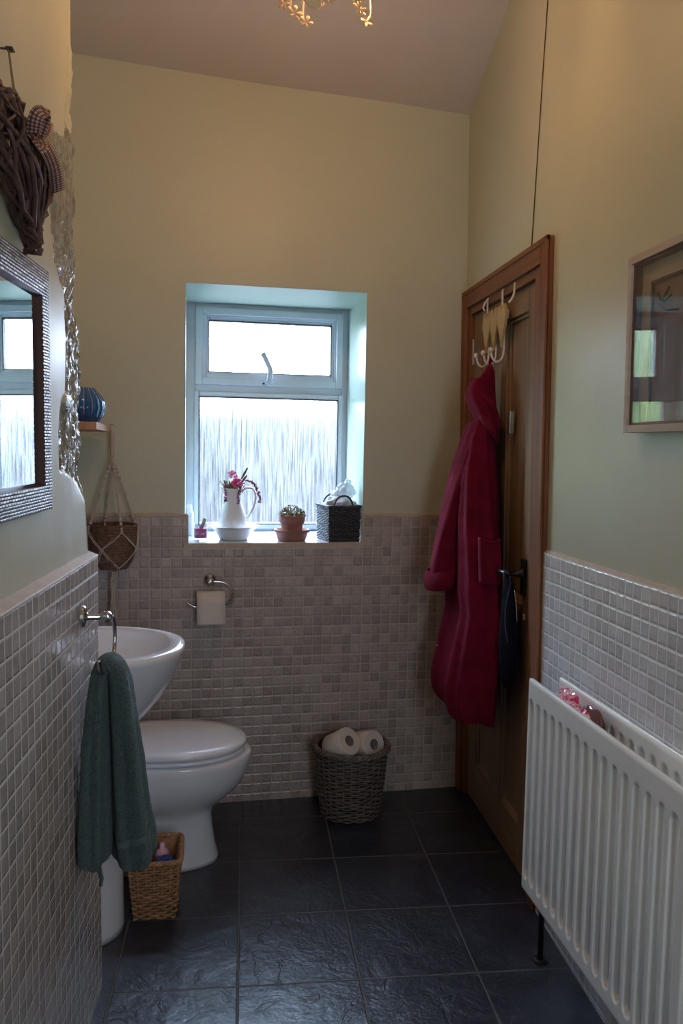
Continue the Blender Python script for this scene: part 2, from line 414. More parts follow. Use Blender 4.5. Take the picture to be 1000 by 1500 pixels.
# ------------------------------------------------------------------ room shell
mb = MB(); mb.box(-1.1, -4.2, -.06, 1.3, .9, 0); mb.build('floor', 'slate_tiles', kind='structure')
mb = MB()
mb.grid(lambda a, b: (lerp(-1.0, 1.15, a), lerp(.45, -1.9, b), ceilz(lerp(-1.0, 1.15, a), lerp(.45, -1.9, b)) + .006*noise.noise((a*3, b*4, 0))), 24, 30)
mb.grid(lambda a, b: (lerp(-1.0, 1.15, a), lerp(-1.9, -4.3, b), ceilz(lerp(-1.0, 1.15, a), -1.9)), 4, 4)
mb.build('ceiling', 'ceiling_paint', smooth=True, solid=.02, kind='structure')

U0, U1, ZS, ZT, VD = -.231, .492, 1.068, 2.081, .43      # window opening
mb = MB()
for (a0, a1, z0, z1) in ((-.80, U0, 0, 3.05), (U1, 1.05, 0, 3.05), (U0, U1, 0, ZS), (U0, U1, ZT, 3.05)):
    mb.add([FW(a0,0,z0), FW(a1,0,z0), FW(a1,0,z1), FW(a0,0,z1)], [(0,1,2,3)])
mb.add([FW(-.8,VD+.1,-.05), FW(U0-.02,VD+.1,-.05), FW(U0-.02,VD+.1,3.05), FW(-.8,VD+.1,3.05)], [(0,1,2,3)])
mb.add([FW(1.15,VD+.1,-.05), FW(U1+.02,VD+.1,-.05), FW(U1+.02,VD+.1,3.05), FW(1.15,VD+.1,3.05)], [(0,1,2,3)])
mb.add([FW(U0-.02,VD+.1,ZT+.02), FW(U1+.02,VD+.1,ZT+.02), FW(U1+.02,VD+.1,3.3), FW(U0-.02,VD+.1,3.3)], [(0,1,2,3)])
mb.add([FW(U0-.02,VD+.1,-.05), FW(U1+.02,VD+.1,-.05), FW(U1+.02,VD+.1,ZS), FW(U0-.02,VD+.1,ZS)], [(0,1,2,3)])
mb.build('wall_far', 'sage_paint', kind='structure')
mb = MB()                                                   # plastered window reveal
RU = lambda v: U1 + .016*v/VD
mb.add([FW(U0,0,ZS), FW(U0,0,ZT), FW(U0+.012,VD+.1,ZT), FW(U0+.012,VD+.1,ZS)], [(0,1,2,3)])
mb.add([FW(U1,0,ZS), FW(U1,0,ZT), FW(U1+.02,VD+.1,ZT), FW(U1+.02,VD+.1,ZS)], [(0,1,2,3)])
mb.add([FW(U0,0,ZT), FW(U1,0,ZT), FW(U1+.02,VD+.1,ZT-.004), FW(U0,VD+.1,ZT-.004)], [(0,1,2,3)])
mb.build('trim_1', 'sage_reveal', kind='structure', solid=.004)
mb = MB(); mb.box(U0-.003, -.012, ZS-.03, U1+.003, VD+.08, ZS, FW)
mb.build('trim_2', 'sill_board', kind='structure', bevel=.003)
mb = MB(); mb.box(U0-.0, -.016, ZS-.022, U1, -.012, ZS-.001, FW); mb.build('trim_3', 'beige_grout', kind='structure')
# far wall tiles
ZD = 1.172; UO = .0
def uv_far(p, n):
    d = Vector((p.x, p.y-.172)); return (d.x*CA + d.y*SA + .0775, p.z - .033)
mb = MB()
for (a0, a1, z0, z1) in ((-.78, U0+.010, 0, ZD), (U1-.004, .985, 0, ZD), (U0+.010, U1-.004, 0, ZS-.026)):
    mb.box(a0, -.014, z0, a1, .0, z1, FW)
mb.build('trim_4', 'mosaic_beige', kind='structure', uv=uv_far)
mb = MB()
mb.box(-.78, -.015, ZD, U0+.012, .002, ZD+.013, FW); mb.box(U1-.006, -.015, ZD, .985, .002, ZD+.013, FW)
mb.box(U0+.006, -.0155, ZS-.026, U0+.016, .0, ZD+.01, FW); mb.box(U1-.008, -.0155, ZS-.026, U1+.001, .0, ZD+.01, FW)
mb.build('trim_5', 'beige_grout', kind='structure', bevel=.003)

# right wall (leans inwards), door opening y -.665 .. .19
DY0, DY1, DZ = -.665, .20, 2.035
mb = MB()
for (y0, y1, z0, z1) in ((-4.2, DY0, 0, DZ), (DY1, .32, 0, DZ), (-4.2, .32, DZ, 2.7)):
    n_ = 14 if y0 < -4 else 1
    for i in range(n_):
        a, b = lerp(y0, y1, i/n_), lerp(y0, y1, (i+1)/n_)
        mb.add([RW(0,a,z0), RW(0,b,z0), RW(0,b,z1), RW(0,a,z1)], [(0,1,2,3)])
mb.add([RW(0,.32,2.7), RW(0,-.214,2.7), RW(0,-1.9,2.7), RW(0,-4.2,2.7), RW(0,-4.2,3.7), RW(0,-1.9,3.7), RW(0,.32,2.9)], [(0,1,2,3,4,5,6)])
mb.add([RW(.15,-.9,-.02), RW(.15,.5,-.02), RW(.15,.5,2.3), RW(.15,-.9,2.3)], [(0,1,2,3)])
mb.build('wall_right', 'sage_paint', kind='structure')
def rt(y): return 1.150 + .0185*(-.70-y)
mb = MB()
pts = [(-4.2, 0), (-.672, 0), (-.672, rt(-.672)), (-4.2, rt(-4.2))]
mb.add([RW(-.011,y,z) for y, z in pts] + [RW(.0,y,z) for y, z in pts], [(0,1,2,3),(4,7,6,5),(0,4,5,1),(1,5,6,2),(2,6,7,3),(3,7,4,0)])
mb.build('trim_6', 'mosaic_right', kind='structure', uv=lambda p, n: (p.y + .735, p.z - 1.150 + .0185*(p.y+.7) + .285*5))
mb = MB()
mb.add([RW(-.011,-.672,rt(-.672)), RW(-.011,-4.2,rt(-4.2)), RW(.002,-4.2,rt(-4.2)+.012), RW(.002,-.672,rt(-.672)+.010), RW(.002,-.672,rt(-.672)-.01), RW(.002,-4.2,rt(-4.2)-.01)], [(0,1,2,3),(0,3,4),(1,5,2),(0,4,5,1),(3,2,5,4)])
mb.build('trim_7', 'beige_grout', kind='structure')

# left wall: painted upper wall with the bare stone corner, tiled lower wall
XP = lambda y, z: tileX(y) - .030 - .017*(z-1.2)
edge_dx = [(1.2,.006),(1.25,.004),(1.31,.0),(1.335,-.006),(1.36,-.015),(1.385,-.020),(1.41,-.014),(1.46,-.010),(1.53,-.012),(1.57,-.006),(1.64,-.004),(1.72,-.006),(1.77,-.012),(1.80,-.017),(1.86,-.018),(1.91,-.012),(2.0,-.014),(2.05,-.006),(2.1,-.012),(2.17,-.004),(2.25,-.010),(2.3,-.004),(2.4,-.004),(2.6,-.008),(3.6,-.004)]
band_y = [(1.30,-1.00),(1.36,-1.02),(1.40,-1.22),(1.50,-1.22),(1.535,-1.20),(1.58,-1.15),(1.7,-1.13),(1.8,-1.14),(1.86,-1.22),(2.0,-1.25),(2.12,-1.25),(2.16,-1.10),(2.3,-1.06),(2.6,-1.03),(3.7,-1.0)]
def left_surface(a, z):
    # a: arc parameter in metres; a<=0 along the wall towards the camera, 0..(.45) round the corner
    CR = .035
    ye = -.97
    if a < -CR: y = ye + a; x = XP(y, z); nx, ny = 1, 0
    elif a < CR:
        t = (a+CR)/(2*CR)*PI/2; x = XP(ye, z) - CR + CR*math.cos(PI/2 - (PI/2 - t)) ; y = ye - CR + CR*math.sin(t)
        nx, ny = math.cos(t), math.sin(t)
    else: x = XP(ye, z) - CR - (a-CR); y = ye; nx, ny = 0, 1
    e = interp(edge_dx, z); near = max(0, min(1, 1 - (ye - y)/.16)) if a < 0 else max(0, 1-a/.3)
    by = interp(band_y, z)
    inb = 1 if y > by else max(0, 1 - (by-y)/.015)
    rough = inb * (1 if z > 1.34 else max(0, (z-1.32)/.02))
    fz = 1.0 if z < 2.15 else max(.25, 1-(z-2.15)*1.6)
    dn = .0045*noise.noise((x*14, y*20, z*12)) + .0042*noise.fractal((x*90, y*90, z*45), .7, 2.1, 4)
    smooth_d = .0035*noise.noise((y*7, z*5, 3.3))
    d = smooth_d*(1-rough) + rough*fz*(dn*1.5 - .004)
    if 1.525 < z < 1.575 and -1.19 < y < -1.10: # smooth boulder
        q = ((z-1.55)/.025)**2 + ((y+1.145)/.045)**2
        if q < 1: d = .010*math.sqrt(1-q)
    return (x + e*near + nx*d, y + ny*d + (0), z)
# arc samples: dense close to the corner
arcs = [-3.25, -2.6, -2.0, -1.6, -1.2, -.95, -.75, -.6, -.5, -.42, -.36] + [-.33 + i*.0042 for i in range(90)] + [.06, .09, .14, .2, .27, .34]
zs = [1.165 + i*.0065 for i in range(185)] + [2.37 + i*.02 for i in range(20)] + [2.8, 3.0, 3.3, 3.7]
mb = MB()
for a in arcs:
    for z in zs: mb.v.append(left_surface(a, z))
nz = len(zs)
for i in range(len(arcs)-1):
    ya = -.97 + arcs[i]
    for j in range(nz-1):
        by = interp(band_y, zs[j]); st = 1 if (ya > by and zs[j] > 1.345 and arcs[i] < .1 and zs[j] < 2.2) else 0
        mb.f.append([i*nz+j, (i+1)*nz+j, (i+1)*nz+j+1, i*nz+j+1]); mb.mi.append(st)
mb.build('wall_left', ['sage_paint', 'stone_paint'], smooth=True, kind='structure')
# tile slab on the left wall with its ledge
ZL = 1.172
mb = MB()
ys = [-4.2, -.970]
mb.add([(tileX(-4.2),-4.2,0), (tileX(-.97),-.97,0), (tileX(-.97)-.006,-.97,ZL), (tileX(-4.2)-.006,-4.2,ZL),
        (tileX(-4.2)-.06,-4.2,0), (-.71,-.97,0), (-.71,-.97,ZL), (tileX(-4.2)-.06,-4.2,ZL)],
       [(0,1,2,3),(1,5,6,2),(3,2,6,7),(0,3,7,4),(0,4,5,1),(4,7,6,5)])
mb.build('trim_8', 'mosaic_side', kind='structure', uv=lambda p, n: ((p.y if abs(n.x) > .5 else p.x) + .97 + .285*9, p.z - ZL + .285*5))
mb = MB()
mb.add([(tileX(-4.2)-.004,-4.2,ZL+.001), (tileX(-.97)-.004,-.968,ZL+.001), (tileX(-.97)-.040,-.972,ZL+.016), (tileX(-4.2)-.045,-4.2,ZL+.016),
        (tileX(-4.2)-.004,-4.2,ZL-.004), (tileX(-.97)-.004,-.968,ZL-.004), (tileX(-.97)-.040,-.972,ZL-.004), (tileX(-4.2)-.045,-4.2,ZL-.004)],
       [(0,1,2,3),(4,7,6,5),(0,4,5,1),(1,5,6,2),(2,6,7,3),(3,7,4,0)])
mb.build('trim_9', 'beige_grout', kind='structure', bevel=.003)
# recess wall, back wall
mb = MB(); mb.add([(-.705,-1.0,0), (-.705,.2,0), (-.705,.2,3.6), (-.705,-1.0,3.6)], [(0,1,2,3)]); mb.build('wall_recess', 'sage_paint', kind='structure', solid=.01)
mb = MB(); mb.box(-.70, -.97, 0, -.692, .12, ZD); mb.build('trim_10', 'mosaic_beige', kind='structure', uv=lambda p, n: (p.y, p.z))
mb = MB(); mb.add([(-1.0,-4.0,0), (1.15,-4.0,0), (1.15,-4.0,3.7), (-1.0,-4.0,3.7)], [(0,1,2,3)]); mb.build('wall_back', 'sage_paint', kind='structure', solid=.02)

# ------------------------------------------------------------------ window
win = thing('window_1', FW(.14, VD, ZS), kind='structure', rot=(0,0,A))
WL = Vector(FW(.14, VD, ZS))
def wbox(mb, u0, v0, z0, u1, v1, z1, mi=0): mb.box(u0-.14, v0, z0-ZS, u1-.14, v1, z1-ZS, mi=mi)
def wframe(name, u0, u1, z0, z1, t, v0, v1, mat='upvc', bevel=.003, par=win, tb=None):
    tb = tb or t
    mb = MB(); wbox(mb, u0, v0, z0, u0+t, v1, z1); wbox(mb, u1-t, v0, z0, u1, v1, z1)
    wbox(mb, u0+t, v0, z1-t, u1-t, v1, z1); wbox(mb, u0+t, v0, z0, u1-t, v1, z0+tb)
    o = mb.build(name, mat, None, bevel=bevel); o.parent = par; return o
wframe('outer_frame', -.220, .518, ZS-.012, 2.078, .040, .0, .065, tb=.045)
mb = MB(); wbox(mb, -.180, .0, 1.690, .478, .065, 1.722); mb.build('transom', 'upvc', win, bevel=.003)
sash = wframe('sash', -.181, .480, 1.721, 2.056, .030, -.020, .045)
wframe('sash_rail', -.152, .461, 1.750, 2.036, .020, -.008, .045, par=sash)
wframe('sash_bead', -.134, .443, 1.767, 2.018, .014, -.001, .045, bevel=.005, par=sash)
wframe('sash_gasket', -.123, .429, 1.777, 2.003, .0035, -.0015, .03, 'upvc_gasket', 0, sash)
wframe('bead', -.186, .487, 1.076, 1.692, .024, -.010, .045, bevel=.005)
wframe('gasket', -.163, .464, 1.099, 1.669, .004, -.011, .03, 'upvc_gasket', 0)
mb = MB(); wbox(mb, -.122, .012, 1.778, .428, .017, 2.002); mb.build('pane', 'obscure_glass', sash)
mb = MB(); wbox(mb, -.170, .012, 1.088, .479, .017, 1.672); mb.build('pane', 'obscure_glass', win)
hm = MB()
hm.tube(smooth_pts([(.000, -.045, .672), (.003, -.05, .69), (.006, -.055, .720), (-.006, -.06, .748), (-.030, -.066, .795)], 5), [.0115]*21, 8, flat=.8)
hm.tube([(.0,-.015,.664), (.0,-.045,.668)], .008, 10); h_ = hm.build('handle', 'upvc', win, smooth=True)
hm = MB(); hm.box(-.028, -.022, .655, .028, -.014, .675); hm.build('handle_plate', 'upvc', h_, bevel=.004)
hm = MB(); hm.tube([(.000,-.047,.680), (.005,-.050,.700)], .0095, 8); hm.sphere((-.02,-.024,.664), .005, 8); hm.build('handle_pivot', 'black_iron', h_)

# outdoors beyond the obscure glass
mb = MB(); mb.box(-9, .9, -.6, 9, 14, -.5); o = mb.build('garden_ground', 'gravel'); o['kind'] = 'structure'
def hedge(x0, x1, y, h, mat, label, name, seed):
    mb = MB(); n1, n2 = 40, 16
    def fn(a, b):
        t = b*PI
        x = lerp(x0, x1, a); r = .5 + .18*noise.noise((x*2, b*5, seed)); hh = h*(1+.12*noise.noise((x*1.1, seed, 0)))
        return (x, y - math.cos(t)*r*1.2, -.5 + hh*math.sin(t)**.5 + .1*noise.noise((x*5, b*9, seed)))
    mb.grid(fn, n1, n2); o = mb.build(name, mat, smooth=True); tag(o, label, 'hedge'); return o
hedge(-8.0, 8, 7.0, 2.5, 'hedge', 'blurred grey-green hedge seen through the obscure window glass', 'hedge', 1.3)
hedge(-5.5, -1.3, 4.2, 3.3, 'tree_green', 'yellow-green shrubs outside to the left of the window, seen only in the picture glass', 'shrub', 4.1)

# ------------------------------------------------------------------ door in the right wall
door = thing('door_1', (.945, 0, 0), kind='structure', rot=(0, -.0165, 0))
def dbox(mb, x0, y0, z0, x1, y1, z1): mb.box(x0, y0, z0, x1, y1, z1)
# architrave and lining
mb = MB()
dbox(mb, -.020, -.722, 0, .0, -.655, 2.098); dbox(mb, -.024, -.722, 0, -.012, -.702, 2.10)
dbox(mb, -.020, .188, 0, .0, .243, 2.098); dbox(mb, -.024, .228, 0, -.012, .243, 2.10)
fr = mb.build('door_frame', 'frame_pine', door, bevel=.003)
mb = MB(); dbox(mb, -.020, -.655, 2.028, .0, .188, 2.098); dbox(mb, -.024, -.722, 2.082, -.012, .243, 2.10)
mb.build('door_frame_head', 'frame_pine_head', fr, bevel=.003)
mb = MB(); dbox(mb, -.008, -.658, 0, .12, -.585, 2.03); dbox(mb, -.006, .165, 0, .12, .19, 2.03)
mb.build('door_lining', 'frame_pine', fr, bevel=.002)
mb = MB(); dbox(mb, -.006, -.60, 2.0, .12, .18, 2.03); mb.build('door_lining_head', 'frame_pine_head', fr, bevel=.002)
# leaf: stiles, rails, muntin proud of the panels
leafy0, leafy1 = -.583, .163
dx = .010
mb = MB()
dbox(mb, dx, leafy0, .008, dx+.042, leafy0+.105, 1.998); dbox(mb, dx, leafy1-.105, .008, dx+.042, leafy1, 1.998)
dbox(mb, dx+.001, -.262, .02, dx+.04, -.158, 1.9)
leaf = mb.build('door_stile', 'door_pine', door, bevel=.002)
mb = MB()
dbox(mb, dx, leafy0+.105, 1.915, dx+.042, leafy1-.105, 1.998); dbox(mb, dx, leafy0+.105, .78, dx+.042, leafy1-.105, .94); dbox(mb, dx, leafy0+.105, .008, dx+.042, leafy1-.105, .165)
wood('door_pine_rail', (.32,.20,.115), (.17,.10,.055), .58, 'y')
mb.build('door_rail', 'door_pine_rail', door, bevel=.002)
for (y0, y1) in ((leafy0+.105, -.262), (-.158, leafy1-.105)):
    for (z0, z1) in ((.165, .78), (.94, 1.915)):
        mb = MB(); dbox(mb, dx+.018, y0, z0, dx+.034, y1, z1)
        p = mb.build('door_panel', 'door_pine', door)
        mb = MB()
        for (a0, b0, a1, b1) in ((y0, z0, y0+.012, z1), (y1-.012, z0, y1, z1), (y0, z1-.012, y1, z1)): dbox(mb, dx+.008, a0, b0, dx+.02, a1, b1)
        mb.build('panel_moulding', 'door_pine', p, bevel=.004)
        mb = MB(); mb.add([(dx+.002,y0,z0-.004),(dx+.002,y1,z0-.004),(dx+.02,y1,z0+.022),(dx+.02,y0,z0+.022),(dx+.02,y0,z0-.004),(dx+.02,y1,z0-.004)], [(0,1,2,3),(0,4,5,1),(0,3,4),(1,5,2),(4,3,2,5)])
        o = mb.build('panel_ledge', 'worn_lit_pine' if z0 < .3 else 'door_pine', p)  # lower ledges: worn wood, with the light on the slope put into its paler colour
        if z0 < .3: o['label'] = 'worn wooden ledge at the foot of the panel, coloured paler where it is lit'
# lever handle
mb = MB(); dbox(mb, .0, -.575+.058, .975, .010, -.575+.098, 1.098); hd = mb.build('handle_plate', 'black_iron', door, bevel=.004)
mb = MB(); HY = -.51
mb.lathe([(.019,0),(.019,.008),(.012,.014),(.009,.03),(.009,.05),(.013,.055)], (0,0,0), 16, fn=lambda x,y,z: (-z, HY+x, 1.052+y))
mb.tube(smooth_pts([(-.052,HY,1.052), (-.060,HY+.02,1.053), (-.062,HY+.07,1.050), (-.060,HY+.105,1.046), (-.056,HY+.115,1.050)], 4), .009, 10)
mb.build('lever', 'black_iron', hd, smooth=True)
mb = MB(); dbox(mb, .002, -.575+.055, .895, .008, -.575+.07, .915); mb.build('keyhole_cover', 'white_metal', door, bevel=.002)
# small silver bolt and the hinge on the far stile
mb = MB(); mb.box(.012, -.330, 1.515, .030, -.312, 1.595, fn=lambda x, y, z: (x-.012, y+(z-1.5)*-.12, z)); mb.build('bolt', 'silver_metal', door, bevel=.003)
mb = MB(); mb.tube([(.004,.150,1.80), (.004,.150,1.90)], .006, 8); mb.box(.006,.140,1.80,.011,.150,1.90); mb.build('hinge', 'zip_metal', door)

# over-door hooks (hung over the top of the leaf)
def dl(x, y, z): return RW(x, y, z)
hr = thing('over_door_hanger', RW(-.012, -.16, 1.90), 'pale metal over-door hanger with three wooden hearts and ball-tipped coat hooks', 'coat hanger')
HL = Vector(hr.location)
def hpart(mb, name, mat, par=hr, **k):
    o = mb.build(name, mat, None, loc=HL, **k); o.location = (0,0,0) if par is hr else (0,0,0); o.parent = par; return o
mb = MB()
for y in (-.265, -.085):
    mb.box(-.013, y-.008, 1.93, -.010, y+.008, 2.024, dl); mb.box(-.013, y-.008, 2.020, .03, y+.008, 2.024, dl)
mb.tube([dl(-.008,-.085,2.02), dl(-.022,-.085,2.005), dl(-.028,-.085,1.985), dl(-.022,-.085,1.975)], .0035, 6)
mb.box(-.008, -.32, 1.915, -.004, -.03, 1.945, dl)
hpart(mb, 'metal_bracket', 'white_metal', bevel=.001)
def heart_pts(w_, h_, n=28):
    out = []
    for i in range(n):
        t = 2*PI*i/n
        x = 16*math.sin(t)**3; y = 13*math.cos(t)-5*math.cos(2*t)-2*math.cos(3*t)-math.cos(4*t)
        out.append((x/16*w_/2, (y+2.5)/14.5*h_/2))
    return out
for k, y in enumerate((-.285, -.195, -.105)):
    P = heart_pts(.090, .150); zc = 1.893
    mb = MB(); mb.rings([[dl(-.012, y+a, zc+b) for a, b in P], [dl(-.022, y+a, zc+b) for a, b in P]])
    hpart(mb, 'wooden_heart', 'heart_wood', bevel=.002)
for k, y in enumerate((-.285, -.195, -.105)):
    mb = MB(); mb.tube(smooth_pts([dl(-.008, y, 1.88), dl(-.010, y, 1.80), dl(-.020, y, 1.775), dl(-.036, y, 1.768), dl(-.050, y, 1.780), dl(-.055, y, 1.800)], 5), .0042, 8)
    hk = hpart(mb, 'hook', 'white_metal', smooth=True)
    mb = MB(); mb.sphere(dl(-.057, y, 1.808), .010, 12); o = hpart(mb, 'ball_tip', 'white_metal', smooth=True); o.parent = hk
sh = MB(); sh.box(-.008, -.395, 2.02, .03, -.38, 2.024, dl)
sh.tube(smooth_pts([dl(-.008,-.388,2.024), dl(-.009,-.388,2.00), dl(-.012,-.388,1.98), dl(-.022,-.388,1.962), dl(-.028,-.388,1.957)], 4), .004, 8)
tag(sh.build('over_door_hook', 'white_metal', smooth=True), 'single slim white hook over the door top, right of the heart hanger', 'hook')

# ------------------------------------------------------------------ bathrobe
robe = thing('bathrobe', (.86, -.2, 1.76), 'long crimson fleece bathrobe with a hood hanging from the heart hooks on the door', 'bathrobe')
RLc = Vector(robe.location)
def rpart(mb, name, mat='robe_fleece', par=robe, **k):
    o = mb.build(name, mat, None, loc=RLc, **k); o.location = (0,0,0); o.parent = par; return o
# silhouette tables: xl at y=-.15 plane, xr at y=-.33 plane; z -> x
XL = [(.500,.76),(.53,.735),(.56,.722),(.62,.722),(.735,.742),(.88,.768),(.95,.760),(1.02,.765),(1.2,.765),(1.38,.775),(1.50,.800),(1.60,.840),(1.66,.858),(1.70,.868)]
XR_ = [(.50,.915),(.60,.918),(.76,.920),(1.0,.905),(1.17,.900),(1.36,.893),(1.45,.885),(1.55,.868),(1.62,.850),(1.70,.868)]
XR = [(z_, x_+(.010 if .55 < z_ < 1.6 else 0)) for z_, x_ in XR_]
def robe_ring(z, n=72, grow=0, ph=0):
    xl, xr = interp(XL, z), interp(XR, z); k = max(0, min(1, (1.70-z)/.9))
    yn, yf = lerp(-.235, -.425, min(1, k*1.1)), lerp(-.165, -.02, min(1, k*1.3))
    cx, cy_ = (xl+xr)/2+.004, (yn+yf)/2; hx, hy = (xr-xl)/2+grow, (yf-yn)/2+grow
    ring = []
    for i in range(n):
        t = 2*PI*i/n; c, s = math.cos(t), math.sin(t); e = .75
        c2 = math.copysign(abs(c)**e, c); s2 = math.copysign(abs(s)**e, s)
        fold = 1 + (.085*math.sin(5*t+1.1+ph+.8*z) + .055*math.sin(9*t+2.3*z)+.03*math.sin(14*t+z*3))*min(1, k*1.5+.2)
        x = cx + hx*c2*fold + (s2)*.0; y = cy_ + hy*s2*fold
        x += .010*k*noise.noise((t, z*3, 0)); 
        x = min(x, RW(-.004, 0, z)[0])
        ring.append((x, y, z + .012*math.sin(t+.6) if z < .55 else z))
    return ring
zz = [.515+.008*i for i in range(3)] + [.55 + i*.025 for i in range(47)]
mb = MB(); mb.rings([robe_ring(z) for z in zz if z < 1.70])
body = rpart(mb, 'robe_body', smooth=True)
# hood: a soft cone folded forwards with a dark opening below
mb = MB()
hood = [((.882,-.205,1.765),.006,.006),((.880,-.205,1.745),.016,.018),((.873,-.2,1.72),.027,.030),((.861,-.20,1.695),.040,.045),((.853,-.20,1.665),.051,.058),((.851,-.205,1.640),.056,.066),((.855,-.21,1.610),.052,.070),((.862,-.22,1.58),.046,.072),((.870,-.24,1.54),.036,.068),((.878,-.25,1.50),.024,.055)]
R = []
for (c, rx, ry) in hood:
    ring = []
    for i in range(40):
        t = 2*PI*i/40
        f = 1+.07*math.sin(3*t+c[2]*20)+.04*math.sin(7*t)
        x = c[0]+rx*math.cos(t)*f; y = c[1]+ry*math.sin(t)*f
        zz_ = c[2] - .02*math.cos(t)*(1 if c[2] < 1.7 else 0)
        ring.append((min(x, RW(-.005,0,zz_)[0]), y, zz_))
    R.append(ring)
mb.rings(R); rpart(mb, 'hood', smooth=True)
# drooping rim of the hood at the left and its rolled edge
mb = MB()
rim = smooth_pts([(.822,-.19,1.662),(.814,-.205,1.648),(.826,-.23,1.636),(.846,-.265,1.640),(.864,-.285,1.622),(.880,-.295,1.58),(.893,-.30,1.53)], 6)
mb.tube(rim, [.013]*(len(rim)-4)+[.012,.010,.008,.005], 10); rpart(mb, 'hood_rim', smooth=True)
mb = MB(); mb.sphere((.852,-.262,1.598), .040, 16, (.62,.6,.95)); rpart(mb, 'hood_opening', 'robe_shadow' if 'robe_shadow' in MATS else 'robe_fleece', smooth=True)
mb = MB(); mb.tube(smooth_pts([(.882,-.20,1.75),(.884,-.197,1.775),(.890,-.195,1.79),(.897,-.194,1.776)], 4), .0055, 8); rpart(mb, 'hanging_loop', smooth=True)
# sleeve (left), with turned cuff
def sleeve(name, path, rad, cuff):
    P = smooth_pts(path, 5); mb = MB(); R = []
    for i, p in enumerate(P):
        t_ = i/(len(P)-1); r = interp(rad, t_); ring = []
        for k in range(32):
            a = 2*PI*k/32; f = 1+.09*math.sin(3*a+4*t_)+.05*math.sin(7*a+9*t_)
            ring.append((p.x+r*math.cos(a)*f*.95, p.y+r*1.5*math.sin(a)*f, p.z+.25*r*math.cos(a)))
        R.append(ring)
    mb.rings(R); s_ = rpart(mb, name, smooth=True)
    if cuff:
        mb = MB(); R = []
        p = P[-1]
        for (dz, rr) in ((.062,.052),(.058,.060),(.03,.0625),(0,.062),(-.008,.056),(-.006,.03)):
            R.append([(p.x+rr*math.cos(2*PI*k/32)*.98*(1+.05*math.sin(6*PI*k/32)), p.y+rr*1.5*math.sin(2*PI*k/32), p.z+dz+.25*rr*math.cos(2*PI*k/32)) for k in range(32)])
        mb.rings(R, False, True); o = rpart(mb, 'cuff', smooth=True); o.parent = s_
sleeve('sleeve', [(.838,-.20,1.56),(.810,-.19,1.44),(.786,-.175,1.32),(.762,-.165,1.18),(.746,-.16,1.06),(.740,-.155,.955)], [(0,.030),(.2,.042),(.5,.048),(.8,.052),(1,.055)], True)
sleeve('sleeve', [(.865,-.10,1.55),(.87,-.02,1.40),(.872,.03,1.22),(.87,.045,1.0)], [(0,.03),(.4,.04),(1,.04)], False)
# patch pocket and front edge fold
mb = MB()
def pk(a, b):
    x = lerp(.812, .880, a); z = lerp(1.00, 1.155, b); ring = robe_ring(z)
    y = min(q[1] for q in ring if abs(q[0]-x) < .03) if any(abs(q[0]-x) < .03 for q in ring) else -.36
    return (x, y-.006-.007*math.sin(PI*a)-.006*b, z-.010*math.sin(PI*a)*b)
mb.grid(pk, 14, 12); rpart(mb, 'pocket', smooth=True, solid=.007)
mb = MB()
mb.tube([(lerp(.812,.880,i/10), pk(i/10,1)[1]-.003, pk(i/10,1)[2]-.004) for i in range(11)], .006, 8); rpart(mb, 'pocket_hem', smooth=True)

# ------------------------------------------------------------------ drawstring bag on the door handle
bag = thing('wash_bag', (.875, -.50, 1.04), 'navy blue drawstring bag hanging from the black door handle', 'bag')
BL = Vector(bag.location)
mb = MB(); R = []
prof = [(1.035,.010,.014,.884),(1.00,.014,.022,.886),(.96,.018,.036,.887),(.90,.024,.048,.888),(.84,.027,.056,.888),(.78,.028,.058,.889),(.73,.026,.054,.890),(.69,.022,.042,.890),(.665,.010,.02,.889)]
for (z, rx, ry, cx) in prof:
    R.append([(cx-.002+rx*math.cos(a)*(1+.10*math.sin(4*a+z*9)), -.50+ry*math.sin(a)*(1+.08*math.sin(5*a+z*14)), z) for a in [2*PI*k/28 for k in range(28)]])
mb.rings(R); mb.build('bag_body', 'navy_cloth', bag, smooth=True, loc=BL).location = (0,0,0)
mb = MB(); mb.tube(smooth_pts([(.878,-.52,1.045),(.874,-.54,1.02),(.866,-.545,.985),(.858,-.548,.94),(.858,-.553,.88),(.866,-.562,.83)], 5), .0018, 6)
mb.tube(smooth_pts([(.874,-.50,1.062),(.862,-.51,1.058),(.858,-.52,1.03)], 5), .0025, 6)
mb.build('drawstring', 'navy_cloth_light', bag, smooth=True, loc=BL).location = (0,0,0)
mb = MB(); mb.tube(smooth_pts([(.890,-.538,1.00),(.893,-.552,.95),(.895,-.56,.90)], 4), .0014, 6); mb.build('zip', 'zip_metal', bag, smooth=True, loc=BL).location = (0,0,0)

# ------------------------------------------------------------------ radiator
rad = thing('radiator', (.79, -.975, .232), 'white double panel radiator with vertical flutes under the grey mosaic on the right wall', 'radiator', rot=(0, 0, -PI/2+.044))
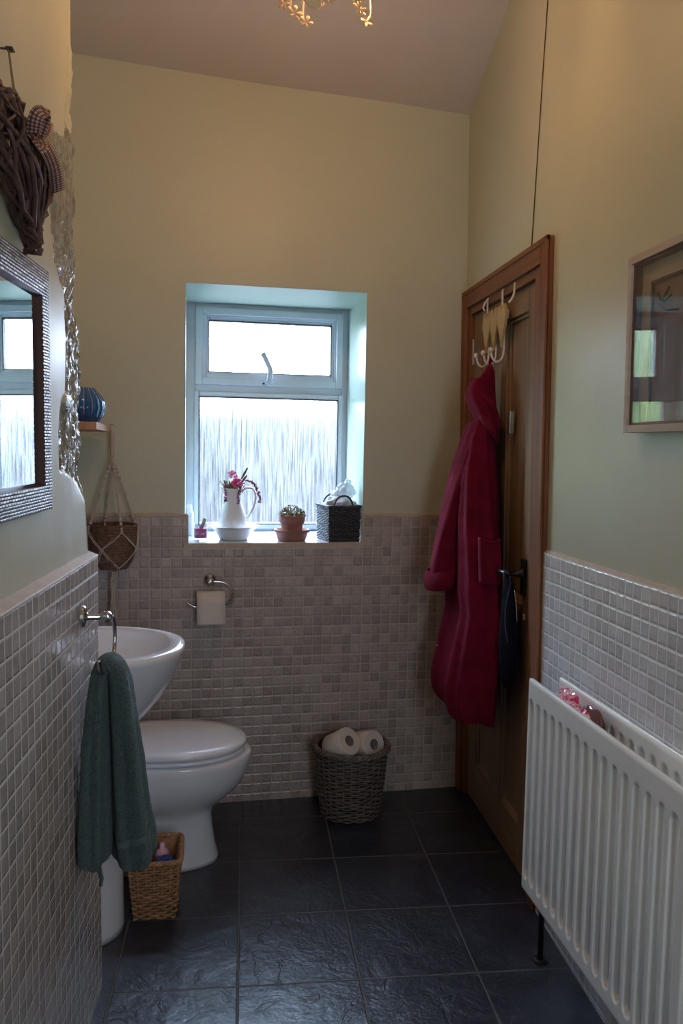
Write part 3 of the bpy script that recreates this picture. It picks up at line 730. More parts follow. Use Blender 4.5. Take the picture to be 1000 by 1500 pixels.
# local: x along (towards camera), y = depth towards the wall (+), z up
LR, HR = .775, .602
def rad_panel(name, y0, front=True, x0=0, L=LR):
    mb = MB(); nx, nzz = 300, 110; p = .0468; x_first = .026
    def fn(a, b):
        x = a*L; z = b*HR
        k = round((x - x_first - p*.0)/p); k = max(0, min(15, k)); cx = x_first + k*p
        hw = .0165; z0, z1 = .040, HR-(.056 if y0 < .01 else .036)
        qx = abs(x-cx); qz = max(z0+hw-z, z-(z1-hw))
        r_ = math.hypot(qx, max(qz, 0)) - hw
        t = max(0, min(1, -r_/.0055)); t = t*t*(3-2*t)
        edge = min(x, L-x, z, HR-z); rd = .004*(1-min(1, edge/.006))**2
        return (x0+x, y0 + (.0185*t + rd)*(1 if front else -1), z)
    mb.grid(fn, nx, nzz, flip=front)
    mb.box(x0, y0+.003 if front else y0-.012, 0, x0+L, y0+.012 if front else y0-.003, .004)
    mb.box(x0+.0, (y0+.004) if front else y0-.013, HR-.006, x0+L, (y0+.013) if front else y0-.004, HR-.001)
    mb.box(x0+.001, (y0+.013) if front else y0-.016, .004, x0+L-.001, (y0+.016) if front else y0-.013, HR-.006)
    o = mb.build(name, 'radiator_enamel', rad, smooth=True, recalc=False); return o
rad_panel('front_panel', 0)
bpn = rad_panel('back_panel', .088, True, .0)
mb = MB()
for x in (.02, LR-.03):
    for z in (.035, HR-.05):
        mb = MB(); mb.tube([(x,.016,z),(x,.088,z)], .012, 12); mb.build('connector_pipe', 'radiator_enamel', rad, smooth=True)
mb = MB()
for k in range(16):
    x = .026+k*.0468
    mb.box(x-.016, .018, .03, x-.0145, .075, HR-.09); mb.box(x+.0145, .018, .03, x+.016, .075, HR-.09)
mb.build('convector_fins', 'radiator_enamel', rad)
mb = MB(); mb.tube([(-.012,.072,-.232),(-.012,.072,.02),(.01,.072,.035)], .0085, 10); mb.build('pipe', 'dark_pipe', rad, smooth=True)
mb = MB(); mb.lathe([(.0085,0),(.022,0),(.022,.003),(.012,.006),(.0085,.006)], (-.012,.072,-.232), 20, cap0=False, cap1=False); mb.build('pipe_collar', 'dark_pipe', rad, smooth=True)

# pink cellophane pack tucked behind the front panel
pk_ = thing('sweet_packet', (.845,-1.17,.79), 'crumpled pink and white shiny packet tucked between the radiator panels', 'packet')
mb = MB()
def blob(mb, c, r, s_, seed, n=20, amp=.28):
    R = []
    for i in range(1, n):
        a = PI*i/n; ring = []
        for k in range(n*2):
            t = 2*PI*k/(n*2); d = Vector((math.sin(a)*math.cos(t), math.sin(a)*math.sin(t), -math.cos(a)))
            q = 1 + amp*noise.noise(d*1.7+Vector((seed,0,0))) + amp*.5*abs(noise.noise(d*4.5+Vector((0,seed,0))))
            ring.append((c[0]+d.x*r*s_[0]*q, c[1]+d.y*r*s_[1]*q, c[2]+d.z*r*s_[2]*q))
        R.append(ring)
    mb.rings(R)
blob(mb, (.843,-1.135,.812), .040, (.45,1.35,.95), 2.2); blob(mb, (.850,-1.215,.795), .030, (.5,1.25,.8), 5.5)
o = mb.build('packet_front', 'pink_pack', pk_, smooth=True, loc=pk_.location); o.location = (0,0,0)
mb = MB(); blob(mb, (.865,-1.235,.793), .042, (.33,1.2,.95), 9.1); o = mb.build('packet_back', 'brown_pack', pk_, smooth=True, loc=pk_.location); o.location = (0,0,0); o['label'] = 'dark brown shiny back of the packet'

# ------------------------------------------------------------------ framed picture on the right wall
pic = thing('picture_frame', RW(-.002, -1.56, 1.7), 'deep pale wooden box frame with a brown print behind glass on the right wall', 'picture', rot=(0, -.0165, 0))
FY0, FY1, FZ0, FZ1 = -.29, .275, -.193, .205       # local: y towards the window is +
def pframe(name, mat, y0, y1, z0, z1, t, x0, x1, par, bevel=.001):
    mb = MB(); mb.box(x0,y0,z0,x1,y0+t,z1); mb.box(x0,y1-t,z0,x1,y1,z1); mb.box(x0,y0+t,z1-t,x1,y1-t,z1); mb.box(x0,y0+t,z0,x1,y1-t,z0+t)
    return mb.build(name, mat, par, bevel=bevel)
pf = pframe('frame_moulding', 'ash_wood', FY0, FY1, FZ0, FZ1, .017, -.036, .0, pic)
pframe('inner_slip', 'picture_brown', FY0+.017, FY1-.017, FZ0+.017, FZ1-.017, .006, -.030, .0, pic)
pframe('mount', 'ash_wood', FY0+.023, FY1-.023, FZ0+.023, FZ1-.023, .040, -.012, -.003, pic)
pframe('mount_slip', 'picture_brown', FY0+.063, FY1-.063, FZ0+.063, FZ1-.063, .005, -.010, -.003, pic)
mb = MB(); mb.box(-.004, FY0+.06, FZ0+.06, -.002, FY1-.06, FZ1-.06); pr = mb.build('print', 'art_paper', pic)
mb = MB()
for pts in ([(.19,.115),(.175,.095),(.160,.09),(.13,.10)], [(.168,.092),(.15,.112),(.14,.118)], [(.185,.09),(.15,.07),(.10,.065)]):
    mb.tube([(-.006, a, b) for a, b in pts], .002, 6)
o = mb.build('twig', 'twig', pr, smooth=True)
mb = MB(); mb.box(-.0295, FY0+.018, FZ0+.018, -.0275, FY1-.018, FZ1-.018); mb.build('glass', 'picture_glass', pic)

# thin dark cable running up the wall above the door
mb = MB(); mb.tube([RW(-.002,-.526,2.10), RW(-.002,-.56,2.35), RW(-.002,-.60,2.65), RW(-.002,-.66,3.05), RW(-.002,-.68,3.15)], .0016, 6)
tag(mb.build('cable', 'nail', smooth=True), 'thin dark cable running up the wall from the door frame', 'cable')

# ------------------------------------------------------------------ mirror on the left wall
LA = math.atan(.035)
mz = 1.33
mir = thing('wall_mirror', (XP(-1.35, 1.55)+.004, -1.35, 1.322), 'rectangular mirror in a silver woven-texture frame on the left wall', 'mirror', rot=(0, -.006, -LA))
ML, MH, MT = .62, .484, .056      # local: x out of the wall, y towards window (0 = far edge), z up
mb = MB()
def mq(y0, z0, y1, z1, y2, z2, y3, z3): pass
o_ = [(-ML,0),(0,0),(0,MH),(-ML,MH)]; i_ = [(-ML+MT,MT-.006),(-MT,MT-.006),(-MT,MH-MT),(-ML+MT,MH-MT)]
xs_o, xs_i = .014, .016
V0 = [(0,a,b) for a, b in o_]; V1 = [(xs_o,a,b) for a, b in o_]
Vm = [(.018,lerp(a,c,.5),lerp(b,d,.5)) for (a,b),(c,d) in zip(o_, i_)]
V2 = [(xs_i,a,b) for a, b in i_]; V3 = [(.006,a,b) for a, b in i_]
mb.add(V0+V1+Vm+V2+V3, [(4*r+k, 4*r+(k+1)%4, 4*(r+1)+(k+1)%4, 4*(r+1)+k) for r in range(4) for k in range(4)])
mb.build('mirror_frame', 'silver_weave', mir, uv=lambda p, n: (p.y, p.z) )
mb = MB(); ii = [(-ML+MT,MT-.006),(-MT,MT-.006),(-MT,MH-MT),(-ML+MT,MH-MT)]; jj = [(-ML+MT+.007,MT+.001),(-MT-.007,MT+.001),(-MT-.007,MH-MT-.007),(-ML+MT+.007,MH-MT-.007)]
mb.add([(.015,a,b) for a,b in ii]+[(.005,a,b) for a,b in jj]+[(.002,a,b) for a,b in ii], [(k,(k+1)%4,4+(k+1)%4,4+k) for k in range(4)]+[(k,(k+1)%4,8+(k+1)%4,8+k) for k in range(4)])
mb.build('inner_lip', 'mirror_bevel', mir)
mb = MB(); mb.box(.001,-ML+MT-.002,MT-.008,.0055,-MT+.002,MH-MT+.002); mb.build('mirror_glass', 'mirror_glass', mir)

# ------------------------------------------------------------------ wicker heart with gingham ribbon
HC = Vector((XP(-1.55,1.9)+.028, -1.55, 1.935))
ht = thing('wicker_heart', HC, 'dark brown woven willow heart hanging on the left wall above the mirror', 'wall decoration')
def hl(x, y, z): return (x, y, z)
def heartcurve(n, w_, h_, tilt=.12):
    out = []
    for (a, b) in heart_pts(w_, h_, n):
        c, s = math.cos(tilt), math.sin(tilt)
        out.append((a*c - b*s*0.6, a*s*0.4 + b))
    return out
HC0 = heartcurve(48, .37, .235)
# tip pulled towards the far side like in the photo
HC0 = [(a + .075*max(0, (-b)/.12), b) for a, b in HC0]
mb = MB()
rnd = random.Random(3)
for k in range(5):
    mb.tube([(rnd.uniform(-.016,.016)+.004*math.sin(i*.9+k), a*(1-.035*k)+rnd.uniform(-.003,.003), b*(1-.03*k)+rnd.uniform(-.003,.003)) for i, (a, b) in enumerate(HC0)], .0052, 6, closed=True)
mb.build('heart_rim', 'wicker_heart', ht, smooth=True)
mb = MB()
def inside_pt(t1, sidex):
    a, b = HC0[int(t1) % 48]; return Vector((sidex, a*.95, b*.95))
for k in range(64):
    i, j = rnd.randrange(48), rnd.randrange(48)
    if abs(i-j) < 5 or abs(i-j) > 43: continue
    p, q = inside_pt(i, rnd.uniform(-.014,.014)), inside_pt(j, rnd.uniform(-.014,.014))
    # keep strands that do not cross the notch
    mid = (p+q)/2 + Vector((rnd.uniform(.004,.022), 0, rnd.uniform(-.012,.012)))
    if mid.z > .075 and abs(mid.y) < .03: continue
    mb.tube(smooth_pts([p, mid, q], 4), rnd.uniform(.0028,.0052), 6)
mb.build('woven_twigs', 'wicker_heart', ht, smooth=True)
mb = MB(); mb.tube([(.0,-.13,.083+.056-.03),( -.018,-.125,.08+.07),(-.02,-.140,.145)], .001, 5)
mb = MB(); NP = Vector((-.022,-.005,.215))
mb.tube([NP+Vector((.004,0,0)), (-.010,-.010,.15), (.006,-.015,.075)], .0016, 6); mb.tube([NP+Vector((.004,0,0)), (-.010,-.002,.15), (.002,.000,.070)], .0016, 6)
mb.tube([(-.010,-.004,.15), (-.006,.022,.140), (-.004,.036,.126)], .0016, 6)
mb.build('hanging_string', 'jute', ht, smooth=True)
mb = MB(); mb.tube([NP+Vector((-.010,0,0)), NP+Vector((.012,0,0))], .002, 8); mb.box(NP.x-.0, NP.y-.006, NP.z-.001, NP.x+.012, NP.y+.012, NP.z+.002); mb.build('nail', 'nail', ht)
rb_n = 0
def ribbon(pts, wid, nm='ribbon_bow'):
    P = smooth_pts(pts, 6); mb = MB(); n = len(P); L = 0; us = [0]
    for i in range(1, n): L += (P[i]-P[i-1]).length; us.append(L)
    for i, p in enumerate(P):
        t = (P[min(i+1, n-1)]-P[max(i-1, 0)]).normalized(); s_ = t.cross(Vector((.35,-1,0))); s_ = s_.normalized() if s_.length > 1e-3 else Vector((0,1,0))
        mb.v.append(tuple(p - s_*wid/2)); mb.v.append(tuple(p + s_*wid/2))
    for i in range(n-1): mb.f.append([2*i, 2*i+1, 2*i+3, 2*i+2]); mb.mi.append(0)
    vs = list(mb.v)
    me = bpy.data.meshes.new(nm); me.from_pydata(mb.v, [], mb.f); me.materials.append(MATS['gingham']); Lr = me.uv_layers.new(name='UVMap')
    for p in me.polygons:
        p.use_smooth = True
        for li in p.loop_indices:
            vi = me.loops[li].vertex_index; Lr.data[li].uv = (us[vi//2]/.024, vi % 2)
    o = bpy.data.objects.new(nm, me); COL.objects.link(o); o.parent = ht; md = o.modifiers.new('s', 'SOLIDIFY'); md.thickness = .001; return o
ribbon([(.030,.0,.070),(.034,.030,.095),(.030,.055,.118)], .028)
ribbon([(.030,-.005,.070),(.036,.045,.060),(.036,.10,.045),(.026,.165,.022)], .028)
ribbon([(.028,.0,.070),(.050,-.04,.096),(.046,-.075,.080),(.034,-.05,.058),(.030,-.015,.064)], .024)
ribbon([(.030,-.01,.065),(.044,-.04,.042),(.042,-.06,.032)], .024)

# ------------------------------------------------------------------ towel ring and towel
tr_ = thing('towel_ring', (tileX(-1.18)+.001, -1.18, 1.055), 'chrome open towel ring screwed to the tiled left wall', 'towel holder')
mb = MB(); mb.lathe([(.026,0),(.026,.006),(.022,.010),(.010,.012),(.0075,.016),(.0075,.052)], (0,0,0), 24, fn=lambda x,y,z: (z, x, y)); mb.build('wall_plate', 'chrome', tr_, smooth=True, bevel=.001)
mb = MB(); mb.lathe([(.004,-.014),(.012,-.013),(.014,-.006),(.014,.006),(.012,.013),(.004,.014)], (.056,0,0), 20, fn=lambda x,y,z: (x, z, y-.0)); mb.build('swivel', 'chrome', tr_, smooth=True)
mb = MB(); mb.tube(smooth_pts([(.056,.0,.0),(.057,.055,-.004),(.057,.100,-.030),(.057,.118,-.072),(.057,.100,-.110),(.057,.045,-.124),(.057,-.04,-.124),(.057,-.085,-.105),(.057,-.108,-.075)], 6), .0048, 10); mb.build('ring', 'chrome', tr_, smooth=True)

tw = thing('hand_towel', (-.308, -1.17, .95), 'dark green terry hand towel draped over the chrome ring', 'towel')
path = [  # centre x, y, z, half-x, half-y
 (-.338,-1.215,.482,.028,.050),(-.337,-1.215,.50,.034,.055),(-.337,-1.213,.56,.034,.055),(-.336,-1.21,.66,.031,.052),(-.334,-1.205,.76,.028,.050),(-.331,-1.20,.84,.025,.048),(-.327,-1.195,.90,.022,.046),
 (-.320,-1.19,.932,.021,.045),(-.308,-1.185,.948,.021,.046),(-.293,-1.18,.938,.023,.046),(-.283,-1.18,.905,.027,.048),(-.278,-1.18,.86,.030,.050),
 (-.272,-1.18,.78,.034,.054),(-.266,-1.18,.70,.039,.058),(-.260,-1.18,.62,.043,.060),(-.254,-1.18,.55,.048,.062),(-.249,-1.18,.51,.050,.062),(-.247,-1.18,.475,.049,.060),(-.247,-1.18,.462,.040,.050)]
PP = smooth_pts([p[:3] for p in path], 8); HX = [p[3] for p in path]; HYs = [p[4] for p in path]
R = []; nP = len(PP)
for i, p in enumerate(PP):
    f_ = i/8; k0 = min(int(f_), len(path)-2); tt = f_-k0
    hx, hy = lerp(HX[k0], HX[k0+1], tt), lerp(HYs[k0], HYs[k0+1], tt)
    tgt = (PP[min(i+1, nP-1)]-PP[max(i-1, 0)]); tgt.y = 0; tgt.normalize()
    nx_ = Vector((tgt.z, 0, -tgt.x)); ring = []
    amp = min(1, abs(p.z-.95)/.2)
    for k in range(64):
        a = 2*PI*k/64
        fo = 1 + amp*(.10*math.sin(3*a+1.3+.6*p.z) + .13*math.sin(5*a+.5)) + .05*noise.noise((3*math.cos(a), 3*math.sin(a), p.z*14))
        q = p + nx_*(hx*math.cos(a)*fo) + Vector((0, hy*math.sin(a)*fo, 0)) + Vector((0,0,.006*math.sin(2*a+1)*amp))
        d_ = .0022*noise.noise(q*160) + .0015*noise.noise(q*320)
        q += Vector((math.cos(a)*d_, math.sin(a)*d_, 0))
        q.x = max(q.x, tileX(q.y)+.003)
        ring.append(tuple(q))
    R.append(ring)
mb = MB(); mb.rings(R)
o = mb.build('towel_cloth', 'terry_green', tw, smooth=True, loc=tw.location, sub=1); o.location = (0,0,0)
mb = MB()
cols = R[-26:-20] if len(R) > 30 else R[-6:]
cands = [r_ for r_ in R[len(R)//2:] if .525 < sum(q[2] for q in r_)/64 < .545]
if len(cands) > 1:
    mb.rings([[(lerp(sum(t[0] for t in r_)/64, q[0], 1.012), lerp(sum(t[1] for t in r_)/64, q[1], 1.012), q[2]) for q in r_] for r_ in cands], False, False)
    o = mb.build('woven_band', 'terry_band', tw, smooth=True, loc=tw.location); o.location = (0,0,0)
mb = MB(); mb.tube([(-.318,-1.26,.485),(-.312,-1.262,.462),(-.314,-1.262,.445)], [.006,.005,.004], 8); o = mb.build('hanging_tag', 'terry_green', tw, smooth=True, loc=tw.location); o.location = (0,0,0)

# ------------------------------------------------------------------ toilet paper holder and roll on the far wall
ph = thing('paper_holder', FW(-.128, -.0145, .922), 'chrome paper holder with a curved arm on the far tiled wall', 'toilet paper holder', rot=(0,0,A))
mb = MB(); mb.lathe([(.026,0),(.026,.006),(.018,.016),(.010,.020),(.009,.042),(.013,.048),(.013,.058),(.006,.062)], (0,0,0), 24, fn=lambda x,y,z: (x-.003, -z, y)); mb.build('wall_plate', 'chrome', ph, smooth=True)
mb = MB(); mb.tube(smooth_pts([(0,-.052,.0),(.045,-.052,-.003),(.075,-.052,-.022),(.088,-.052,-.055),(.075,-.052,-.088),(.045,-.052,-.102),(-.05,-.052,-.100),(-.075,-.052,-.092),(-.094,-.052,-.080)], 6), .0042, 10); mb.build('arm', 'chrome', ph, smooth=True)
roll = thing('toilet_roll', FW(-.130, -.066, .845), 'toilet roll with a hanging sheet on the chrome holder', 'toilet roll', rot=(0,0,A))
def roll_mesh(mb, r0=.05, r1=.02, L=.10):
    prof = [(r1,-L/2),(r0-.003,-L/2),(r0,-L/2+.003),(r0,L/2-.003),(r0-.003,L/2),(r1,L/2)]
    mb.lathe(prof, (0,0,0), 40, cap0=False, cap1=False)
def tube_mesh(mb, r1=.0205, L=.102):
    mb.lathe([(r1,-L/2),(r1,L/2),(r1-.0015,L/2),(r1-.0015,-L/2),(r1,-L/2)], (0,0,0), 32, cap0=False, cap1=False)
mb = MB(); roll_mesh(mb, .040, .02, .108); o = mb.build('paper', 'loo_paper', roll, smooth=False, bevel=0); o.rotation_euler = (0, PI/2, 0)
for p in o.data.polygons: p.use_smooth = abs(p.normal.z) < .5
mb = MB(); tube_mesh(mb, L=.110); o = mb.build('card_core', 'card_tube', roll, smooth=True); o.rotation_euler = (0, PI/2, 0)
mb = MB()
def sheet(a, b):
    x = lerp(-.054, .054, a)
    t = b*1.0
    if t < .3: an = t/.3*PI/2; return (x, -.0412*math.sin(an), .0412*math.cos(an))
    return (x+.002*(t-.3), -.0412-.002*math.sin((t-.3)*4), -(t-.3)/.7*.087)
mb.grid(sheet, 4, 20); mb.build('hanging_sheet', 'loo_paper', roll, smooth=True, solid=.0008)

# ------------------------------------------------------------------ basin on pedestal
bas = thing('wash_basin', (-.44, -.69, 0), 'white ceramic pedestal wash basin half hidden behind the green towel', 'basin')
def dshape(xb, xf, w_, n=64, p=2.2, flat=.5):
    # D outline: straight back at xb, rounded front at xf, half width w_; local coords
    out = []; cx = lerp(xb, xf, .42)
    for k in range(n):
        a = 2*PI*k/n; c, s = math.cos(a), math.sin(a)
        if c >= 0: x = cx + (xf-cx)*abs(c)**(2/p); y = w_*math.copysign(abs(s)**(2/p), s)
        else: x = cx - (cx-xb)*abs(c)**(2/5.0); y = w_*math.copysign(abs(s)**(2/5.0 if False else 2/p), s)
        out.append((x, y))
    return out
bz = .868
secs = [(-.25,.272,.245,bz-.0),]
mb = MB()
outer = [(.02,.085,.060,.62),(-.06,.115,.085,.63),(-.15,.165,.130,.665),(-.22,.212,.175,.72),(-.25,.243,.212,.775),(-.252,.262,.236,.825),(-.255,.272,.246,.850),(-.255,.274,.249,.862),(-.255,.271,.246,.869),
         (-.250,.258,.232,.872),(-.235,.232,.208,.870),(-.150,.226,.200,.862),(-.130,.215,.188,.842),(-.110,.190,.165,.800),(-.070,.140,.120,.765),(-.02,.08,.06,.752),(.02,.04,.02,.750)]
mb.rings([[(x, y, z) for x, y in dshape(a, b, c)] for (a, b, c, z) in outer])
bo = mb.build('bowl', 'white_ceramic', bas, smooth=True)
mb = MB()
ped = [(-.10,.096,.115,0),(-.10,.096,.115,.02),(-.10,.094,.118,.10),(-.10,.092,.110,.28),(-.10,.094,.105,.42),(-.10,.105,.105,.54),(-.11,.135,.110,.63),(-.12,.185,.115,.70),(-.12,.215,.10,.745)]
mb.rings([[(x, y, z) for x, y in dshape(a, b, c, 48, 2.0)] for (a, b, c, z) in ped]); mb.build('pedestal', 'white_ceramic', bas, smooth=True)
mb = MB(); mb.lathe([(.028,0),(.026,.01),(.018,.02),(.016,.07),(.020,.09),(.010,.10)], (-.20,0,bz), 20); mb.tube(smooth_pts([(-.20,0,bz+.06),(-.15,0,bz+.075),(-.10,0,bz+.060)], 4), .011, 10)
mb.build('tap', 'chrome', bas, smooth=True)

# ------------------------------------------------------------------ toilet
toi = thing('toilet', (-.26, -.285, 0), 'white toilet with closed lid beside the tan wicker basket', 'toilet')
def oval(xb, xf, w_, n=64, p=2.15): return dshape(xb, xf, w_, n, p)
mb = MB()
bowl = [(-.25,.130+.055,.118,0),(-.25,.184,.118,.015),(-.25,.172,.108,.06),(-.25,.163,.100,.12),(-.25,.160,.098,.17),(-.25,.170,.108,.195),(-.25,.205,.135,.225),(-.24,.240,.158,.255),(-.23,.268,.174,.29),(-.23,.288,.183,.33),(-.23,.296,.186,.365),(-.23,.297,.186,.385),(-.23,.292,.182,.393),(-.21,.262,.155,.393)]
mb.rings([[(x, y, z) for x, y in oval(a, b, c)] for (a, b, c, z) in bowl]); mb.build('bowl', 'white_ceramic', toi, smooth=True)
mb = MB(); seat = [(-.16,.272,.180,.397),(-.165,.277,.185,.402),(-.165,.277,.185,.410),(-.16,.272,.180,.414)]
mb.rings([[(x, y, z) for x, y in oval(a, b, c)] for (a, b, c, z) in seat]); mb.build('seat', 'seat_plastic', toi, smooth=True)
mb = MB(); lid = [(-.165,.272,.181,.416),(-.17,.279,.188,.421),(-.17,.279,.188,.432),(-.166,.272,.182,.439),(-.13,.235,.15,.443),(-.05,.12,.07,.446),(0,.05,.02,.4465)]
mb.rings([[(x, y, z) for x, y in oval(a, b, c)] for (a, b, c, z) in lid]); mb.build('lid', 'seat_plastic', toi, smooth=True)
mb = MB(); mb.box(-.43,-.155,.40,-.25,.19,.76); ci = mb.build('cistern', 'white_ceramic', toi, bevel=.02, bseg=4)
mb = MB(); mb.box(-.432,-.16,.76,-.245,.195,.785); mb.build('cistern_lid', 'white_ceramic', ci, bevel=.008)

# ------------------------------------------------------------------ woven baskets
def weave_round(name, label, cat, c, r0, r1, h, mat, rows, stakes, thick, rim_r, power=1.0):
    t = thing(name, c, label, cat)
    nst = stakes*2; R_ = lambda z: lerp(r0, r1, (z/h)**power) + .004*math.sin(z/h*PI)
    mb = MB(); dz = h/rows
    for i in range(rows):
        z = (i+.5)*dz; n = stakes*6
        pts = []
        for k in range(n):
            a = 2*PI*k/n; w_ = math.cos(stakes/2*a*2/2 + (PI if i % 2 else 0))
            rr = R_(z) + thick*.9*w_; pts.append((rr*math.cos(a), rr*math.sin(a), z + .0018*math.sin(a*3+i)))
        mb.tube(pts, thick*(.95+.2*math.sin(i*2.1)), 6, closed=True)
    wall = mb.build('woven_side', mat, t, smooth=True)
    mb = MB()
    for k in range(stakes):
        a = 2*PI*(k+.5)/stakes
        mb.tube([(R_(z)*math.cos(a), R_(z)*math.sin(a), z) for z in (0, h*.33, h*.66, h)], thick*.8, 6)
    mb.build('stakes', mat, t, smooth=True)
    mb = MB(); 
    for s_ in range(3):
        pts = []
        for k in range(96):
            a = 2*PI*k/96; ph_ = a*14 + s_*2*PI/3
            pts.append(((r1+.004+rim_r*.8*math.cos(ph_))*math.cos(a), (r1+.004+rim_r*.8*math.cos(ph_))*math.sin(a), h+rim_r*.8*math.sin(ph_)))
        mb.tube(pts, rim_r*.75, 6, closed=True)
    mb.build('rim', mat, t, smooth=True)
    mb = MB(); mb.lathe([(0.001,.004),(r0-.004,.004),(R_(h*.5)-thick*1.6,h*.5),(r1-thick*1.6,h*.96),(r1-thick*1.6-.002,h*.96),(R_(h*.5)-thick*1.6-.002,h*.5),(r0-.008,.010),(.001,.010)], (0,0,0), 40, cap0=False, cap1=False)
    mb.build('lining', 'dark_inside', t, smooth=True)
    return t
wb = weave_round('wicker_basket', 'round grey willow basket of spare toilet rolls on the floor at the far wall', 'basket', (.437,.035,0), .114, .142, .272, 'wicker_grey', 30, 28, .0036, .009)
def spare(c, rot, label):
    t = thing('toilet_roll', c, label, 'toilet roll', rot=rot)
    mb = MB(); roll_mesh(mb, .056, .021, .105); o = mb.build('paper', 'loo_paper', t)
    for p in o.data.polygons: p.use_smooth = abs(p.normal.z) < .5
    mb = MB(); tube_mesh(mb, .0215, .106); mb.build('card_core', 'card_tube', t, smooth=True)
    return t
spare((.390,-.008,.290), (0, 1.0, -.85), 'larger tilted spare toilet roll at the left of the round basket')
spare((.496,.050,.266), (0, 1.25, -.95), 'spare toilet roll at the right of the round basket')

def weave_rect(name, label, cat, c, rot, L0, W0, L1, W1, h, mat, rows, thick, nx, ny, rim_r, rr=.02, lining='dark_inside'):
    t = thing(name, c, label, cat, rot=rot)
    def outline(z, n, off=0):
        f = z/h; L, W = lerp(L0, L1, f)/2+off, lerp(W0, W1, f)/2+off
        per = 4*(L+W); out = []
        for k in range(n):
            s_ = k/n*per
            if s_ < 2*L: p = (-L+s_, -W); nn = (0,-1)
            elif s_ < 2*L+2*W: p = (L, -W+s_-2*L); nn = (1,0)
            elif s_ < 4*L+2*W: p = (L-(s_-2*L-2*W), W); nn = (0,1)
            else: p = (-L, W-(s_-4*L-2*W)); nn = (-1,0)
            # round the corners a little
            x, y = p; ex, ey = L-abs(x), W-abs(y)
            if ex < rr and ey < rr:
                x = math.copysign(L-rr+ (rr-ex)*.85, x); y = math.copysign(W-rr+(rr-ey)*.85, y)
            out.append((x, y, nn))
        return out
    n = 2*(nx+ny)*6; stk = 2*(nx+ny)
    mb = MB(); dz = h/rows
    for i in range(rows):
        z = (i+.5)*dz; O = outline(z, n); pts = []
        for k, (x, y, nn) in enumerate(O):
            w_ = thick*.9*math.cos(PI*k/6 + (PI if i % 2 else 0)); pts.append((x+nn[0]*w_, y+nn[1]*w_, z+.0012*math.sin(k*.13+i)))
        mb.tube(pts, thick*(.95+.15*math.sin(i*1.7)), 6, closed=True)
    mb.build('woven_side', mat, t, smooth=True)
    mb = MB()
    o0, o1 = outline(0, stk), outline(h, stk)
    for k in range(stk): mb.tube([(o0[k][0], o0[k][1], 0), (o1[k][0], o1[k][1], h)], thick*.8, 6)
    mb.build('stakes', mat, t, smooth=True)
    mb = MB(); O = outline(h, 160, .002)
    for s_ in range(3):
        pts = []
        for k, (x, y, nn) in enumerate(O):
            a = k/160*2*PI*16 + s_*2*PI/3; pts.append((x+nn[0]*rim_r*.7*math.cos(a), y+nn[1]*rim_r*.7*math.cos(a), h+rim_r*.7*math.sin(a)))
        mb.tube(pts, rim_r*.7, 6, closed=True)
    mb.build('rim', mat, t, smooth=True)
    mb = MB(); q = thick*1.5
    mb.rings([[(x, y, z) for x, y, _ in outline(z if z > 0 else 0, 40, -q)] for z in (.003, h*.98)], True, False)
    mb.rings([[(x, y, z) for x, y, _ in outline(z, 40, -q-.002)] for z in (.006, h*.98)], True, False)
    mb.build('lining', lining, t)
    return t
weave_rect('wicker_basket', 'rectangular tan wicker basket on the floor between basin pedestal and toilet', 'basket', (-.262,-.59,0), (0,0,.05), .125,.145, .155,.180, .185, 'wicker_tan', 20, .0042, 7, 6, .007, lining='wicker_tan')
mb = MB(); blob(mb, (0,0,0), .030, (1.1,.9,.6), 3.0); o = mb.build('wrapped_packet', 'blue_plastic', smooth=True); o.location = (-.232,-.622,.160); tag(o, 'shiny dark blue packet inside the tan wicker basket', 'packet')
mb = MB(); blob(mb, (0,0,0), .048, (1.1,1.0,.8), 6.0); o = mb.build('cloth_bundle', 'wicker_heart', smooth=True); o.location = (-.285,-.60,.08); tag(o, 'brown bundle lying in the tan wicker basket', 'cloth')
mb = MB(); mb.lathe([(.001,0),(.020,0),(.022,.004),(.022,.05),(.016,.062),(.008,.066),(.008,.085),(.001,.086)], (0,0,0), 20); o = mb.build('small_bottle', 'label_white', smooth=True); o.location = (-.245,-.553,.105); o['label'] = 'x'; tag(o, 'small pale pink bottle standing at the back of the tan basket', 'bottle')

# dark square basket on the sill with handles, cloth and cellophane
SP = FW(.405, .085, ZS)
sb = weave_rect('storage_basket', 'dark navy square woven basket with hoop handles on the window sill', 'basket', SP, (0,0,A+.14), .132,.160, .138,.166, .146, 'wicker_dark', 24, .0031, 8, 8, .0035, rr=.004)
for y_, nm in ((-.070, 0), (.070, 1)):
    mb = MB(); mb.tube([(-.002+ .040*math.cos(t), y_, .146+.043*math.sin(t)) for t in [PI*k/16 for k in range(17)]], .0042, 8); mb.build('handle', 'wicker_dark', sb, smooth=True)
cl = MB(); blob(cl, (0,0,0), .058, (1.05,.95,.55), 8.2, 24, .35); o = cl.build('folded_cloth', 'grey_fabric', smooth=True); o.location = FW(.405,.085,ZS+.150); tag(o, 'pale grey cloth bulging from the dark sill basket', 'cloth')
cl = MB(); blob(cl, (0,0,0), .040, (.95,.9,.80), 4.7, 24, .45); blob(cl, (.010,.0,.040), .014, (1,1,1), 1.7, 12, .4); blob(cl, (-.03,.0,-.01), .025, (1.2,1,.8), 2.7, 14, .4); o = cl.build('cellophane_bag', 'cellophane', smooth=True); o.location = FW(.437,.10,ZS+.200); tag(o, 'crumpled clear cellophane bag on top of the dark sill basket', 'plastic bag')

